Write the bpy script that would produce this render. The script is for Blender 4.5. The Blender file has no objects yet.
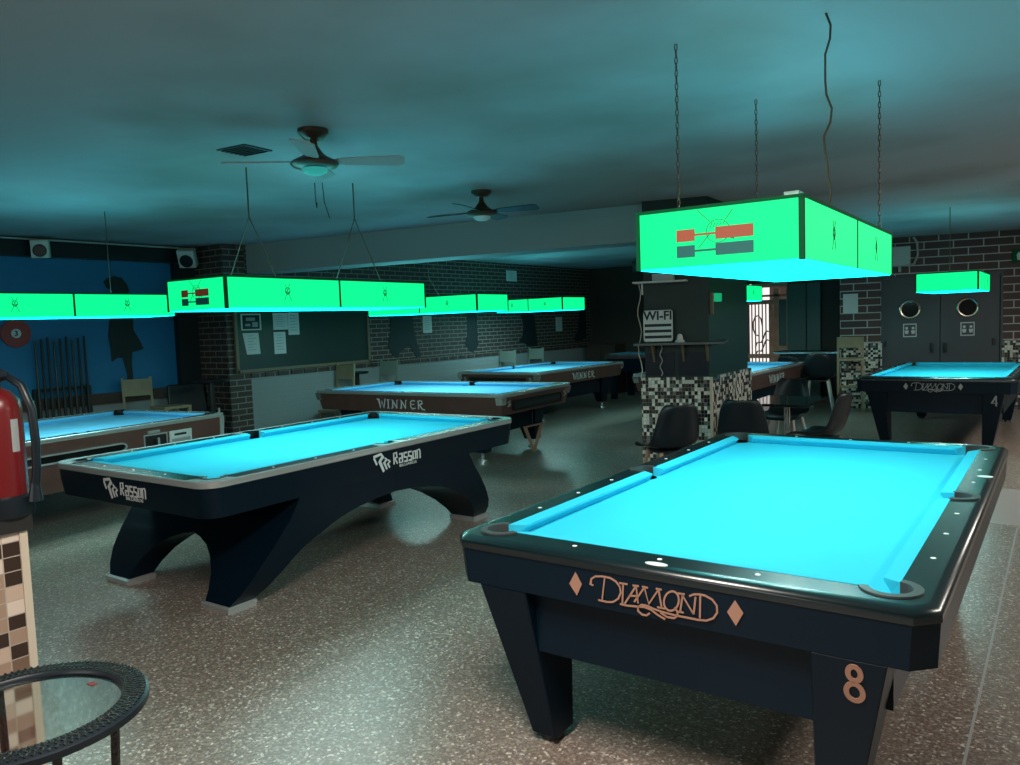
import bpy, bmesh, math, random
from mathutils import Vector, Matrix
from mathutils.geometry import tessellate_polygon
random.seed(7)
PI = math.pi
SC = bpy.context.scene
COL = SC.collection
sin, cos = math.sin, math.cos

# ------------------------------------------------------------------ materials
MATS = {}
def new_mat(name):
    m = bpy.data.materials.new(name); m.use_nodes = True
    nt = m.node_tree
    return m, nt, nt.nodes['Principled BSDF']

def mat(name, col, rough=.5, metal=0, noise=0, nscale=20, spec=.5, coat=0, bump=0):
    if name in MATS: return MATS[name]
    m, nt, b = new_mat(name)
    b.inputs['Base Color'].default_value = (*col, 1)
    b.inputs['Roughness'].default_value = rough
    b.inputs['Metallic'].default_value = metal
    b.inputs['Specular IOR Level'].default_value = spec
    b.inputs['Coat Weight'].default_value = coat
    if noise or bump:
        tc = nt.nodes.new('ShaderNodeTexCoord')
        n = nt.nodes.new('ShaderNodeTexNoise'); n.inputs['Scale'].default_value = nscale
        n.inputs['Detail'].default_value = 4
        nt.links.new(tc.outputs['Object'], n.inputs['Vector'])
        if noise:
            r = nt.nodes.new('ShaderNodeValToRGB')
            r.color_ramp.elements[0].position = .3; r.color_ramp.elements[1].position = .7
            r.color_ramp.elements[0].color = (*[c * (1 - noise) for c in col], 1)
            r.color_ramp.elements[1].color = (*[min(1, c * (1 + noise)) for c in col], 1)
            nt.links.new(n.outputs['Fac'], r.inputs['Fac'])
            nt.links.new(r.outputs['Color'], b.inputs['Base Color'])
        if bump:
            bp = nt.nodes.new('ShaderNodeBump'); bp.inputs['Strength'].default_value = bump
            bp.inputs['Distance'].default_value = .01
            nt.links.new(n.outputs['Fac'], bp.inputs['Height']); nt.links.new(bp.outputs['Normal'], b.inputs['Normal'])
    MATS[name] = m
    return m

def emit(name, col, s):
    if name in MATS: return MATS[name]
    m, nt, b = new_mat(name)
    b.inputs['Base Color'].default_value = (*[c * .15 for c in col], 1)
    b.inputs['Specular IOR Level'].default_value = .1
    b.inputs['Emission Color'].default_value = (*col, 1)
    b.inputs['Emission Strength'].default_value = s
    MATS[name] = m
    return m

def N(nt, t, **k):
    n = nt.nodes.new(t)
    for a, v in k.items(): setattr(n, a, v)
    return n

def wall_coords(nt):
    """(x+y, z) so bricks and tiles run level on walls of either direction"""
    tc = N(nt, 'ShaderNodeTexCoord'); s = N(nt, 'ShaderNodeSeparateXYZ'); a = N(nt, 'ShaderNodeMath', operation='ADD')
    c = N(nt, 'ShaderNodeCombineXYZ')
    nt.links.new(tc.outputs['Object'], s.inputs[0])
    nt.links.new(s.outputs[0], a.inputs[0]); nt.links.new(s.outputs[1], a.inputs[1])
    nt.links.new(a.outputs[0], c.inputs[0]); nt.links.new(s.outputs[2], c.inputs[1])
    return c, s

def brick_mat(name, c1, c2, mortar, w, h, ms, dado=None, dadoz=0):
    m, nt, b = new_mat(name)
    c, s = wall_coords(nt)
    br = N(nt, 'ShaderNodeTexBrick')
    br.inputs['Scale'].default_value = 1; br.inputs['Brick Width'].default_value = w
    br.inputs['Row Height'].default_value = h; br.inputs['Mortar Size'].default_value = ms
    br.inputs['Mortar Smooth'].default_value = .2; br.inputs['Bias'].default_value = 0
    br.inputs['Color1'].default_value = (*c1, 1); br.inputs['Color2'].default_value = (*c2, 1)
    br.inputs['Mortar'].default_value = (*mortar, 1)
    nt.links.new(c.outputs[0], br.inputs['Vector'])
    bp = N(nt, 'ShaderNodeBump'); bp.inputs['Strength'].default_value = .4; bp.inputs['Distance'].default_value = .01
    inv = N(nt, 'ShaderNodeMath', operation='SUBTRACT'); inv.inputs[0].default_value = 1
    nt.links.new(br.outputs['Fac'], inv.inputs[1]); nt.links.new(inv.outputs[0], bp.inputs['Height'])
    nt.links.new(bp.outputs['Normal'], b.inputs['Normal'])
    b.inputs['Roughness'].default_value = .6
    if dado:
        g = N(nt, 'ShaderNodeMath', operation='GREATER_THAN'); g.inputs[1].default_value = dadoz
        mx = N(nt, 'ShaderNodeMix', data_type='RGBA')
        nt.links.new(s.outputs[2], g.inputs[0]); nt.links.new(g.outputs[0], mx.inputs[0])
        mx.inputs[6].default_value = (*dado, 1); nt.links.new(br.outputs['Color'], mx.inputs[7])
        nt.links.new(mx.outputs[2], b.inputs['Base Color'])
    else:
        nt.links.new(br.outputs['Color'], b.inputs['Base Color'])
    MATS[name] = m; return m

def mosaic_mat(name, stops, w, h, grout=(.25, .25, .23), rough=.2):
    m, nt, b = new_mat(name)
    c, s = wall_coords(nt)
    sc = N(nt, 'ShaderNodeVectorMath', operation='DIVIDE'); sc.inputs[1].default_value = (w, h, 1)
    fl = N(nt, 'ShaderNodeVectorMath', operation='FLOOR'); fr = N(nt, 'ShaderNodeVectorMath', operation='FRACTION')
    wn = N(nt, 'ShaderNodeTexWhiteNoise', noise_dimensions='2D'); r = N(nt, 'ShaderNodeValToRGB')
    r.color_ramp.interpolation = 'CONSTANT'
    e = r.color_ramp.elements
    e[0].position = 0; e[0].color = (*stops[0][1], 1); e[1].position = stops[1][0]; e[1].color = (*stops[1][1], 1)
    for p, cc in stops[2:]:
        x = e.new(p); x.color = (*cc, 1)
    nt.links.new(c.outputs[0], sc.inputs[0]); nt.links.new(sc.outputs[0], fl.inputs[0]); nt.links.new(sc.outputs[0], fr.inputs[0])
    nt.links.new(fl.outputs[0], wn.inputs['Vector']); nt.links.new(wn.outputs['Value'], r.inputs['Fac'])
    sp = N(nt, 'ShaderNodeSeparateXYZ'); nt.links.new(fr.outputs[0], sp.inputs[0])
    g1 = N(nt, 'ShaderNodeMath', operation='LESS_THAN'); g1.inputs[1].default_value = .07
    g2 = N(nt, 'ShaderNodeMath', operation='LESS_THAN'); g2.inputs[1].default_value = .07
    mxx = N(nt, 'ShaderNodeMath', operation='MAXIMUM')
    nt.links.new(sp.outputs[0], g1.inputs[0]); nt.links.new(sp.outputs[1], g2.inputs[0])
    nt.links.new(g1.outputs[0], mxx.inputs[0]); nt.links.new(g2.outputs[0], mxx.inputs[1])
    mx = N(nt, 'ShaderNodeMix', data_type='RGBA'); nt.links.new(mxx.outputs[0], mx.inputs[0])
    nt.links.new(r.outputs['Color'], mx.inputs[6]); mx.inputs[7].default_value = (*grout, 1)
    nt.links.new(mx.outputs[2], b.inputs['Base Color']); b.inputs['Roughness'].default_value = rough
    MATS[name] = m; return m

def floor_mat():
    m, nt, b = new_mat('terrazzo')
    tc = N(nt, 'ShaderNodeTexCoord')
    v = N(nt, 'ShaderNodeTexVoronoi'); v.inputs['Scale'].default_value = 105
    v2 = N(nt, 'ShaderNodeTexVoronoi'); v2.inputs['Scale'].default_value = 210
    n = N(nt, 'ShaderNodeTexNoise'); n.inputs['Scale'].default_value = 1.3; n.inputs['Detail'].default_value = 3
    for t in (v, v2, n): nt.links.new(tc.outputs['Object'], t.inputs['Vector'])
    r = N(nt, 'ShaderNodeValToRGB'); e = r.color_ramp.elements
    r.color_ramp.interpolation = 'CONSTANT'
    e[0].color = (.185, .143, .118, 1); e[1].position = .3; e[1].color = (.25, .205, .172, 1)
    for p, c in ((.55, (.31, .262, .225)), (.74, (.20, .158, .132)), (.88, (.44, .39, .34)), (.96, (.66, .60, .53))):
        x = e.new(p); x.color = (*c, 1)
    sp = N(nt, 'ShaderNodeSeparateColor'); nt.links.new(v.outputs['Color'], sp.inputs[0]); nt.links.new(sp.outputs[0], r.inputs[0])
    sp2 = N(nt, 'ShaderNodeSeparateColor'); nt.links.new(v2.outputs['Color'], sp2.inputs[0])
    r2 = N(nt, 'ShaderNodeValToRGB'); nt.links.new(sp2.outputs[1], r2.inputs[0])
    r2.color_ramp.elements[0].color = (.8, .8, .8, 1); r2.color_ramp.elements[1].color = (1.2, 1.17, 1.14, 1)
    mx = N(nt, 'ShaderNodeMix', data_type='RGBA', blend_type='MULTIPLY'); mx.inputs[0].default_value = 1
    nt.links.new(r.outputs[0], mx.inputs[6]); nt.links.new(r2.outputs[0], mx.inputs[7])
    nt.links.new(mx.outputs[2], b.inputs['Base Color'])
    rr = N(nt, 'ShaderNodeMapRange'); rr.inputs[3].default_value = .24; rr.inputs[4].default_value = .40
    nt.links.new(n.outputs['Fac'], rr.inputs[0]); nt.links.new(rr.outputs[0], b.inputs['Roughness'])
    b.inputs['Specular IOR Level'].default_value = .5
    MATS['terrazzo'] = m; return m

floor_mat()
brick_mat('brick_left', (.040, .021, .018), (.060, .034, .028), (.24, .21, .19), .23, .068, .007, (.25, .27, .28), 1.0)
brick_mat('brick_pilaster', (.045, .024, .02), (.07, .04, .032), (.22, .2, .18), .24, .075, .008)
brick_mat('brick_right', (.055, .028, .028), (.08, .04, .038), (.46, .44, .42), .40, .118, .009)
mosaic_mat('mosaic_bw', [(0, (.01, .01, .01)), (.30, (.55, .54, .48)), (.52, (.13, .13, .12)), (.66, (.7, .68, .6)), (.86, (.03, .03, .03))], .036, .036)
mosaic_mat('mosaic_brown', [(0, (.035, .02, .014)), (.25, (.50, .36, .28)), (.45, (.17, .10, .07)), (.6, (.62, .50, .42)), (.8, (.33, .22, .16))], .056, .05, (.40, .33, .28), .3)
def ceiling_mat():
    m, nt, b = new_mat('ceiling')
    tc = N(nt, 'ShaderNodeTexCoord'); n = N(nt, 'ShaderNodeTexNoise'); n.inputs['Scale'].default_value = .55; n.inputs['Detail'].default_value = 5; n.inputs['Roughness'].default_value = .45
    nt.links.new(tc.outputs['Object'], n.inputs['Vector'])
    r = N(nt, 'ShaderNodeValToRGB'); e = r.color_ramp.elements
    e[0].position = .36; e[0].color = (.25, .235, .23, 1); e[1].position = .56; e[1].color = (.36, .38, .41, 1)
    nt.links.new(n.outputs['Fac'], r.inputs['Fac']); nt.links.new(r.outputs['Color'], b.inputs['Base Color'])
    b.inputs['Roughness'].default_value = .85
    MATS['ceiling'] = m
ceiling_mat()
mat('beam', (.32, .34, .34), .8)
mat('dark_wall', (.045, .028, .024), .6)
mat('blue_wall', (.006, .15, .34), .55, noise=.06, nscale=2)
mat('grey_paint', (.23, .24, .25), .55)
mat('cloth', (.030, .50, .68), .85, spec=.15, noise=.02, nscale=3)
mat('cloth_far', (.14, .47, .72), .85, spec=.15)
mat('black_rail', (.003, .010, .012), .26, spec=.8)
mat('black_body', (.0016, .0095, .0190), .36, spec=.2)
mat('rubber', (.05, .055, .055), .4)
mat('pocket_black', (.004, .004, .005), .6)
mat('silver', (.60, .62, .62), .27, .55)
mat('chrome', (.70, .72, .72), .2, .85)
mat('brown_body', (.125, .056, .047), .38, noise=.12, nscale=6)
mat('brown_rail', (.055, .035, .03), .25, coat=.3)
mat('copper_paint', (.36, .19, .13), .55)
mat('grey_paint_mark', (.30, .33, .33), .5)
mat('white_mark', (.75, .77, .77), .45)
mat('sight', (.85, .85, .85), .3)
mat('black_plastic', (.008, .013, .018), .35, spec=.35)
mat('pillar_black', (.002, .024, .020), .45, spec=.3)
mat('dark_metal', (.03, .032, .03), .35, .6)
mat('wood_light', (.27, .21, .13), .5, noise=.12, nscale=8)
mat('wood_leg', (.36, .20, .13), .5)
mat('chair_grey', (.20, .22, .19), .5)
mat('grey_leg', (.40, .41, .40), .5)
mat('chalkboard', (.008, .022, .018), .4)
mat('frame_wood', (.17, .13, .08), .5)
mat('paper', (.62, .64, .62), .7)
mat('sign_red', (.30, .03, .03), .4)
mat('red_paint', (.13, .008, .009), .3)
mat('white_plastic', (.6, .6, .58), .45)
mat('door_paint', (.035, .045, .055), .45)
mat('steel_ring', (.55, .48, .40), .25, 1)
mat('glass_dark', (.01, .012, .012), .08)
mat('bronze', (.12, .07, .05), .35, .7)
mat('mural', (.006, .012, .016), .6)
mat('rust_wood', (.80, .33, .23), .5, noise=.15, nscale=10)
mat('pillar_board', (.05, .07, .065), .4)
mat('iron', (.02, .016, .012), .5)
mat('outside_wall', (.75, .55, .45), .9)
mat('teal_panel', (.10, .14, .14), .35)
mat('wicker', (.015, .017, .015), .3, bump=.8, nscale=90)
mat('gold', (.55, .38, .12), .3, 1)
mat('rope', (.07, .055, .035), .8)
mat('lamp_frame', (.001, .10, .035), .6, spec=.1)
mat('cap_stone', (.02, .02, .02), .3)
mat('cream_trim', (.55, .46, .36), .5)
mat('light_patch_paint', (.42, .40, .38), .25)
mat('sticker_red', (.42, .09, .04), .6)
mat('sticker_blue', (.0, .14, .13), .6)
mat('sticker_line', (.01, .12, .06), .6)
emit('lamp_side', (.004, 1.0, .28), 1.12)
emit('lamp_bottom', (.004, .95, 1.0), 5.2)
emit('tube', (.18, .75, 1.0), 17)
emit('fan_bulb', (.05, .55, .5), .5)
emit('green_glow', (.01, .5, .2), .7)
def glass_mat():
    m, nt, b = new_mat('table_glass')
    b.inputs['Base Color'].default_value = (.85, .93, .90, 1)
    b.inputs['Roughness'].default_value = .04
    b.inputs['Transmission Weight'].default_value = 1
    b.inputs['IOR'].default_value = 1.3
    MATS['table_glass'] = m
glass_mat()

# ------------------------------------------------------------------ mesh builder
class MB:
    def __init__(s): s.bm = bmesh.new()
    def face(s, vs):
        try: return s.bm.faces.new(vs)
        except ValueError: return None
    def box(s, a, b, M=None):
        x0, y0, z0 = a; x1, y1, z1 = b
        return s.hexa([(x0, y0, z0), (x1, y0, z0), (x1, y1, z0), (x0, y1, z0)], [(x0, y0, z1), (x1, y0, z1), (x1, y1, z1), (x0, y1, z1)], M)
    def hexa(s, lo, hi, M=None): return s.loft([lo, hi], M)
    def loft(s, rings, M=None, closed_caps=True):
        R = [[s.bm.verts.new(M @ Vector(p) if M else Vector(p)) for p in r] for r in rings]
        n = len(R[0])
        for a, b in zip(R, R[1:]):
            for i in range(n): s.face([a[i], a[(i + 1) % n], b[(i + 1) % n], b[i]])
        if closed_caps:
            s.face(R[0][::-1]); s.face(R[-1])
        return s
    def prism(s, poly, z0, z1, M=None):
        return s.loft([[(x, y, z0) for x, y in poly], [(x, y, z1) for x, y in poly]], M)
    def tess(s, polys, z0, z1, M=None, side=True):
        """flat polygon with holes, extruded z0..z1; concave outlines allowed"""
        pts = [p for po in polys for p in po]
        tri = tessellate_polygon([[Vector((x, y, 0)) for x, y in po] for po in polys])
        f = (lambda p: M @ Vector(p)) if M else Vector
        lo = [s.bm.verts.new(f((x, y, z0))) for x, y in pts]; hi = [s.bm.verts.new(f((x, y, z1))) for x, y in pts]
        for t in tri:
            s.face([hi[i] for i in t]); s.face([lo[i] for i in t][::-1])
        if side:
            k = 0
            for po in polys:
                n = len(po)
                for i in range(n): a, b = k + i, k + (i + 1) % n; s.face([lo[a], lo[b], hi[b], hi[a]])
                k += n
        return s
    def cyl(s, p0, p1, r0, r1=None, seg=14, M=None):
        if r1 is None: r1 = r0
        p0, p1 = Vector(p0), Vector(p1)
        d = (p1 - p0).normalized(); u = d.orthogonal().normalized(); v = d.cross(u)
        ring = lambda p, r: [p + u * r * cos(2 * PI * i / seg) + v * r * sin(2 * PI * i / seg) for i in range(seg)]
        return s.loft([ring(p0, r0), ring(p1, r1)], M)
    def lathe(s, prof, c=(0, 0, 0), seg=28, M=None):
        c = Vector(c)
        rings = [[c + Vector((r * cos(2 * PI * i / seg), r * sin(2 * PI * i / seg), z)) for i in range(seg)] for r, z in prof]
        return s.loft(rings, M)
    def tube(s, pts, r, seg=8, closed=False, M=None):
        pts = [Vector(p) for p in pts]; n = len(pts); rings = []
        up = None
        for i, p in enumerate(pts):
            if closed: d = pts[(i + 1) % n] - pts[i - 1]
            else: d = pts[min(i + 1, n - 1)] - pts[max(i - 1, 0)]
            d.normalize()
            if up is None: up = d.orthogonal().normalized()
            else: up = (up - d * up.dot(d)).normalized()
            w = d.cross(up)
            rings.append([p + up * r * cos(2 * PI * k / seg) + w * r * sin(2 * PI * k / seg) for k in range(seg)])
        if closed: rings.append(rings[0])
        return s.loft(rings, M, not closed)
    def ribbon(s, pts, w, M, t=.0015, closed=False):
        """flat stroke in local xz plane: pts (x,z), thickness toward -y"""
        pts = [Vector((p[0], p[1])) for p in pts]; n = len(pts); L = []; Rr = []
        for i in range(n):
            if closed: a = pts[i - 1]; b = pts[(i + 1) % n]
            else: a = pts[max(i - 1, 0)]; b = pts[min(i + 1, n - 1)]
            d = (b - a).normalized(); nn = Vector((-d.y, d.x)) * w / 2
            d1 = (pts[i] - a); c_ = abs(d1.normalized().dot(d)) if d1.length > 1e-9 else 1
            nn = nn / max(c_, .6)          # keep the stroke width round corners
            L.append(pts[i] + nn); Rr.append(pts[i] - nn)
        rings = [[(l.x, -t, l.y), (r.x, -t, r.y), (r.x, 0, r.y), (l.x, 0, l.y)] for l, r in zip(L, Rr)]
        if closed: rings.append(rings[0])
        return s.loft(rings, M, not closed)
    def flat(s, poly, M, t=.0015):
        """flat patch in local xz plane"""
        M2 = M @ Matrix.Rotation(PI / 2, 4, 'X')
        return s.tess([poly], 0, t, M2)
    def open_loft(s, rings):
        """walls without a lid, closed underneath"""
        R = [[s.bm.verts.new(Vector(p)) for p in q] for q in rings]; n = len(R[0])
        for a, b in zip(R, R[1:]):
            for i in range(n): s.face([a[i], a[(i + 1) % n], b[(i + 1) % n], b[i]])
        s.face(R[-1]); return s
    def build(s, name, m, parent=None, smooth=False, loc=None, rot=None):
        bmesh.ops.remove_doubles(s.bm, verts=s.bm.verts, dist=1e-6)
        bmesh.ops.recalc_face_normals(s.bm, faces=s.bm.faces)
        me = bpy.data.meshes.new(name); s.bm.to_mesh(me); s.bm.free()
        me.materials.append(MATS[m])
        if smooth:
            for p in me.polygons: p.use_smooth = True
            try: me.set_sharp_from_angle(angle=math.radians(38))
            except Exception: pass
        o = bpy.data.objects.new(name, me); COL.objects.link(o)
        if parent: o.parent = parent
        if loc: o.location = loc
        if rot: o.rotation_euler = rot
        return o

def thing(name, label, cat, loc=(0, 0, 0), rz=0, group=None):
    o = bpy.data.objects.new(name, None); COL.objects.link(o); o.empty_display_size = .1
    o.location = loc; o.rotation_euler = (0, 0, rz)
    o['label'] = label; o['category'] = cat
    if group: o['group'] = group
    return o
def tag(o, label, cat, group=None):
    o['label'] = label; o['category'] = cat
    if group: o['group'] = group
    return o
def struct(o): o['kind'] = 'structure'; return o
def copy_tree(o, parent=None):
    c = o.copy(); COL.objects.link(c); c.parent = parent
    for ch in list(o.children): copy_tree(ch, c)
    return c
def bev(o, w, seg=2):
    b = o.modifiers.new('bevel', 'BEVEL'); b.width = w; b.segments = seg; b.limit_method = 'ANGLE'; b.angle_limit = math.radians(40)
    return o
T = Matrix.Translation
def RZ(a): return Matrix.Rotation(a, 4, 'Z')

def text_obj(name, body, size, m, parent, M, bold=0, shear=0, xs=1):
    cu = bpy.data.curves.new(name, 'FONT'); cu.body = body; cu.size = size; cu.align_x = 'CENTER'; cu.align_y = 'CENTER'
    cu.extrude = .0008; cu.offset = bold; cu.shear = shear; cu.resolution_u = 3
    tmp = bpy.data.objects.new(name, cu); COL.objects.link(tmp)
    dg = bpy.context.evaluated_depsgraph_get()
    me = bpy.data.meshes.new_from_object(tmp.evaluated_get(dg))
    bpy.data.objects.remove(tmp)
    me.transform(Matrix.Diagonal((xs, 1, 1, 1))); me.transform(M @ Matrix.Rotation(PI / 2, 4, 'X'))
    me.materials.clear(); me.materials.append(MATS[m])
    o = bpy.data.objects.new(name, me); COL.objects.link(o); o.parent = parent
    return o
# face frames: local x to the right, z up, -y out of the surface (as seen when looking along +y)
def FR(x, y, z, a): return T((x, y, z)) @ RZ(a)

# ------------------------------------------------------------------ setting
H = 2.69
WALL_V = 15.2
mb = MB(); mb.box((-9.6, -3.2, -.1), (4.0, 19.0, 0)); struct(mb.build('floor', 'terrazzo'))
mb = MB(); mb.box((-9.6, -3.2, H), (4.0, 19.0, H + .1)); struct(mb.build('ceiling', 'ceiling'))
mb = MB(); mb.box((-9.5, -3.2, 0), (-9.3, 5.98, H)); struct(mb.build('wall_left', 'blue_wall'))
mb = MB(); mb.box((-9.5, 5.98, 0), (-8.6, 6.3, H)); struct(mb.build('wall_pilaster', 'brick_pilaster'))
mb = MB(); mb.box((-8.9, 6.3, 0), (-8.6, WALL_V, H)); struct(mb.build('wall_back', 'brick_left'))
mb = MB(); mb.box((-8.9, WALL_V, 0), (-5.12, WALL_V + .2, H)); mb.box((-5.12, WALL_V, 2.16), (-4.32, WALL_V + .2, H)); mb.box((-4.32, WALL_V, 0), (-2.8, WALL_V + .2, H))
struct(mb.build('wall_far', 'dark_wall'))
mb = MB(); mb.box((-9.5, -3.2, 0), (4.0, -3.0, H)); struct(mb.build('wall_front', 'grey_paint'))
mb = MB(); mb.box((3.8, -3.0, 0), (4.0, 16.0, H)); struct(mb.build('wall_side', 'grey_paint'))
# right wall runs 13 degrees off the tables' direction
WA = Vector((-3.0, 13.45, 0)); WANG = math.radians(13); WM = T(WA) @ RZ(WANG)
mb = MB()
mb.box((0, 0, 0), (.62, .25, H)); mb.box((.62, 0, 2.06), (2.24, .25, H)); mb.box((2.24, 0, 0), (7.4, .25, H))
o = struct(mb.build('wall_right', 'brick_right')); o.matrix_world = WM
mb = MB(); mb.box((.02, -.014, 0), (.61, 0, 1.055)); mb.box((2.25, -.014, 0), (7.4, 0, 1.055)); o = struct(mb.build('trim_1', 'mosaic_bw')); o.matrix_world = WM
mb = MB(); mb.box((-2.98, 13.52, 0), (-2.80, WALL_V, H)); struct(mb.build('wall_return', 'dark_wall'))
mb = MB(); mb.box((.6, .12, 0), (2.26, .2, 2.08)); o = struct(mb.build('door_gap_backing', 'dark_wall')); o.matrix_world = WM  # unseen dark backing added to block the bright gap between the doors
# beam
mb = MB()
bd = Vector((5.13, .78, 0)).normalized(); bn = Vector((-bd.y, bd.x, 0)); a = Vector((-8.6, 6.33, 0)); b = a + bd * 5.75
q = [a, b, b + bn * .42, a + bn * .42]
mb.loft([[(p.x, p.y, 2.33) for p in q], [(p.x, p.y, H) for p in q]]); struct(mb.build('trim_2', 'beam'))
# blue wall bands
mb = MB(); mb.box((-9.3, -3, 2.48), (-9.16, 5.98, 2.655)); struct(mb.build('trim_3', 'black_plastic'))
mb = MB(); mb.box((-9.3, -3, .80), (-9.22, 5.98, .92)); struct(mb.build('trim_4', 'brown_rail'))
mb = MB(); mb.box((-9.3, -3, 0), (-9.28, 5.98, .80)); struct(mb.build('trim_5', 'grey_paint'))
mb = MB(); mb.box((-9.17, -3, 2.655), (-9.13, 5.98, 2.67)); struct(mb.build('trim_6', 'grey_leg'))
mb = MB(); mb.box((-9.3, 5.7, .0), (-9.2, 5.98, 2.48)); struct(mb.build('trim_7', 'mural'))
# dado cap on the brick wall
mb = MB()
k = 0
y = 6.3
while y < 15.1:
    mb.box((-8.6, y, .985), (-8.585, y + .2, 1.05)); y += .215
struct(mb.build('trim_8', 'brick_pilaster'))
# pillar in the middle
pf = [(-3.37, 6.92), (-2.73, 7.11), (-2.78, 8.4), (-3.45, 8.3)]
def inset(poly, d):
    c = Vector((sum(p[0] for p in poly) / len(poly), sum(p[1] for p in poly) / len(poly)))
    out = []
    n = len(poly)
    for i in range(n):
        a, b, c2 = Vector(poly[i - 1]), Vector(poly[i]), Vector(poly[(i + 1) % n])
        n1 = Vector((-(b - a).y, (b - a).x)).normalized(); n2 = Vector((-(c2 - b).y, (c2 - b).x)).normalized()
        m = (n1 + n2); m = m / m.dot(n1) if abs(m.dot(n1)) > 1e-6 else n1
        out.append(tuple(b + m * d))
    return out
mb = MB(); mb.prism(pf, 0, 1.0); struct(mb.build('wall_pillar_base', 'mosaic_bw'))
mb = MB(); mb.prism(inset(pf, .03), 1.0, H); struct(mb.build('wall_pillar', 'pillar_black'))
mb = MB(); mb.box((-.012, -.012, 0), (.012, .012, 1.0)); o = mb.build('trim_9', 'cream_trim', loc=(-2.735, 7.105, 0)); struct(o)
# door with portholes
mb = MB(); mb.box((.63, .03, 0), (1.425, .09, 2.05)); dl = struct(mb.build('door_1', 'door_paint')); dl.matrix_world = WM
mb = MB(); mb.box((1.435, .03, 0), (2.23, .09, 2.05)); dr = struct(mb.build('door_2', 'door_paint')); dr.matrix_world = WM
for d, cx, lx in ((dl, 1.01, 1.317), (dr, 1.80, 1.50)):
    ring = MB(); ring.tube([(cx + .135 * cos(t * PI / 16), .025, 1.565 + .135 * sin(t * PI / 16)) for t in range(32)], .022, 8, True)
    ring.build('porthole_ring', 'steel_ring', d, True)
    g = MB(); g.cyl((cx, .028, 1.565), (cx, .012, 1.565), .125, seg=28); g.build('porthole_glass', 'glass_dark', d)
    sg = MB(); sg.box((cx - .095, .018, 1.13), (cx + .095, .03, 1.34)); s_ = sg.build('sign_plate', 'paper', d)
    sg = MB(); sg.box((cx - .08, .014, 1.147), (cx + .08, .018, 1.323)); sg.build('sign_field', 'door_paint', s_)
    Mx = T((cx, .014, 1.235))
    sg = MB()
    for e in (-1, 1):
        sg.flat([(e * .045 - .022, .035), (e * .045 - .012, .055), (e * .045 + .012, .055), (e * .045 + .022, .035), (e * .045 + .012, .015), (e * .045 - .012, .015)], Mx)
        sg.flat([(e * .045 - .03, .0), (e * .045 + .03, .0), (e * .045 + .02, -.055), (e * .045 - .02, -.055)], Mx)
    sg.build('pictogram', 'paper', s_)
    h = MB(); h.box((lx - .022, -.01, .88), (lx + .022, .03, 1.03)); h.box((lx - .012, -.05, .92), (lx + .012, -.01, .95)); h.build('door_handle', 'black_plastic', d)
    h = MB(); h.box((cx - .37 if cx < 1.4 else cx + .33, .0, .98), (cx - .33 if cx < 1.4 else cx + .37, .03, 1.08)); h.build('hinge', 'black_plastic', d)
# far opening with gate, teal sliding panel
mb = MB(); mb.box((-4.32, WALL_V - .06, 0), (-3.98, WALL_V - .01, 2.12)); mb.box((-3.96, WALL_V - .06, 0), (-3.72, WALL_V - .01, 2.12)); struct(mb.build('door_3', 'teal_panel'))
mb = MB(); mb.box((-5.4, 17.6, 0), (-3.4, 17.75, 3.2)); struct(mb.build('wall_outside', 'outside_wall'))

# red wooden gate with iron bars in the doorway
gt = thing('entrance_gate', 'red-brown wooden entrance gate with dark iron bars in the bright far doorway', 'gate', (0, WALL_V + .03, 0))
mb = MB(); mb.box((-4.60, 0, 0), (-4.50, .07, 2.05)); mb.box((-4.36, 0, 0), (-4.28, .07, 2.05)); mb.box((-4.50, .0, 0), (-4.36, .06, .95)); mb.box((-5.02, 0, 2.08), (-4.28, .07, 2.16)); mb.box((-5.02, .0, 1.90), (-4.36, .07, 1.94))
mb.build('door_frame', 'rust_wood', gt)
mb = MB(); mb.box((-5.1, 0, 1.76), (-4.6, .05, 1.84)); mb.box((-5.1, 0, .72), (-4.6, .05, .80)); mb.box((-4.68, .01, .8), (-4.62, .05, 1.76)); mb.build('bar_rail', 'rust_wood', gt)
for i in range(6):
    mb = MB(); mb.box((-5.04 + i * .068, .02, .05), (-5.02 + i * .068, .04, 1.80)); mb.build('gate_bar', 'rust_wood', gt)
mb = MB()
for (x0, z0, x1, z1) in ((-4.98, .75, -4.66, 1.15), (-4.98, .92, -4.66, 1.32), (-4.45, .95, -4.36, 1.25)):
    mb.tube([(x0 + (x1 - x0) * t / 8, .06, z0 + (z1 - z0) * t / 8 + .05 * sin(t * 1.5)) for t in range(9)], .014, 6)
mb.tube([(-4.93 + .09 * cos(t * .7), .06, 1.35 + .2 * sin(t * .7)) for t in range(8)], .014, 6)
mb.build('scrollwork', 'iron', gt)
mb = MB(); mb.box((-4.5, .03, .95), (-4.36, .04, 1.84)); mb.build('door_pane', 'teal_panel', gt)

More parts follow.
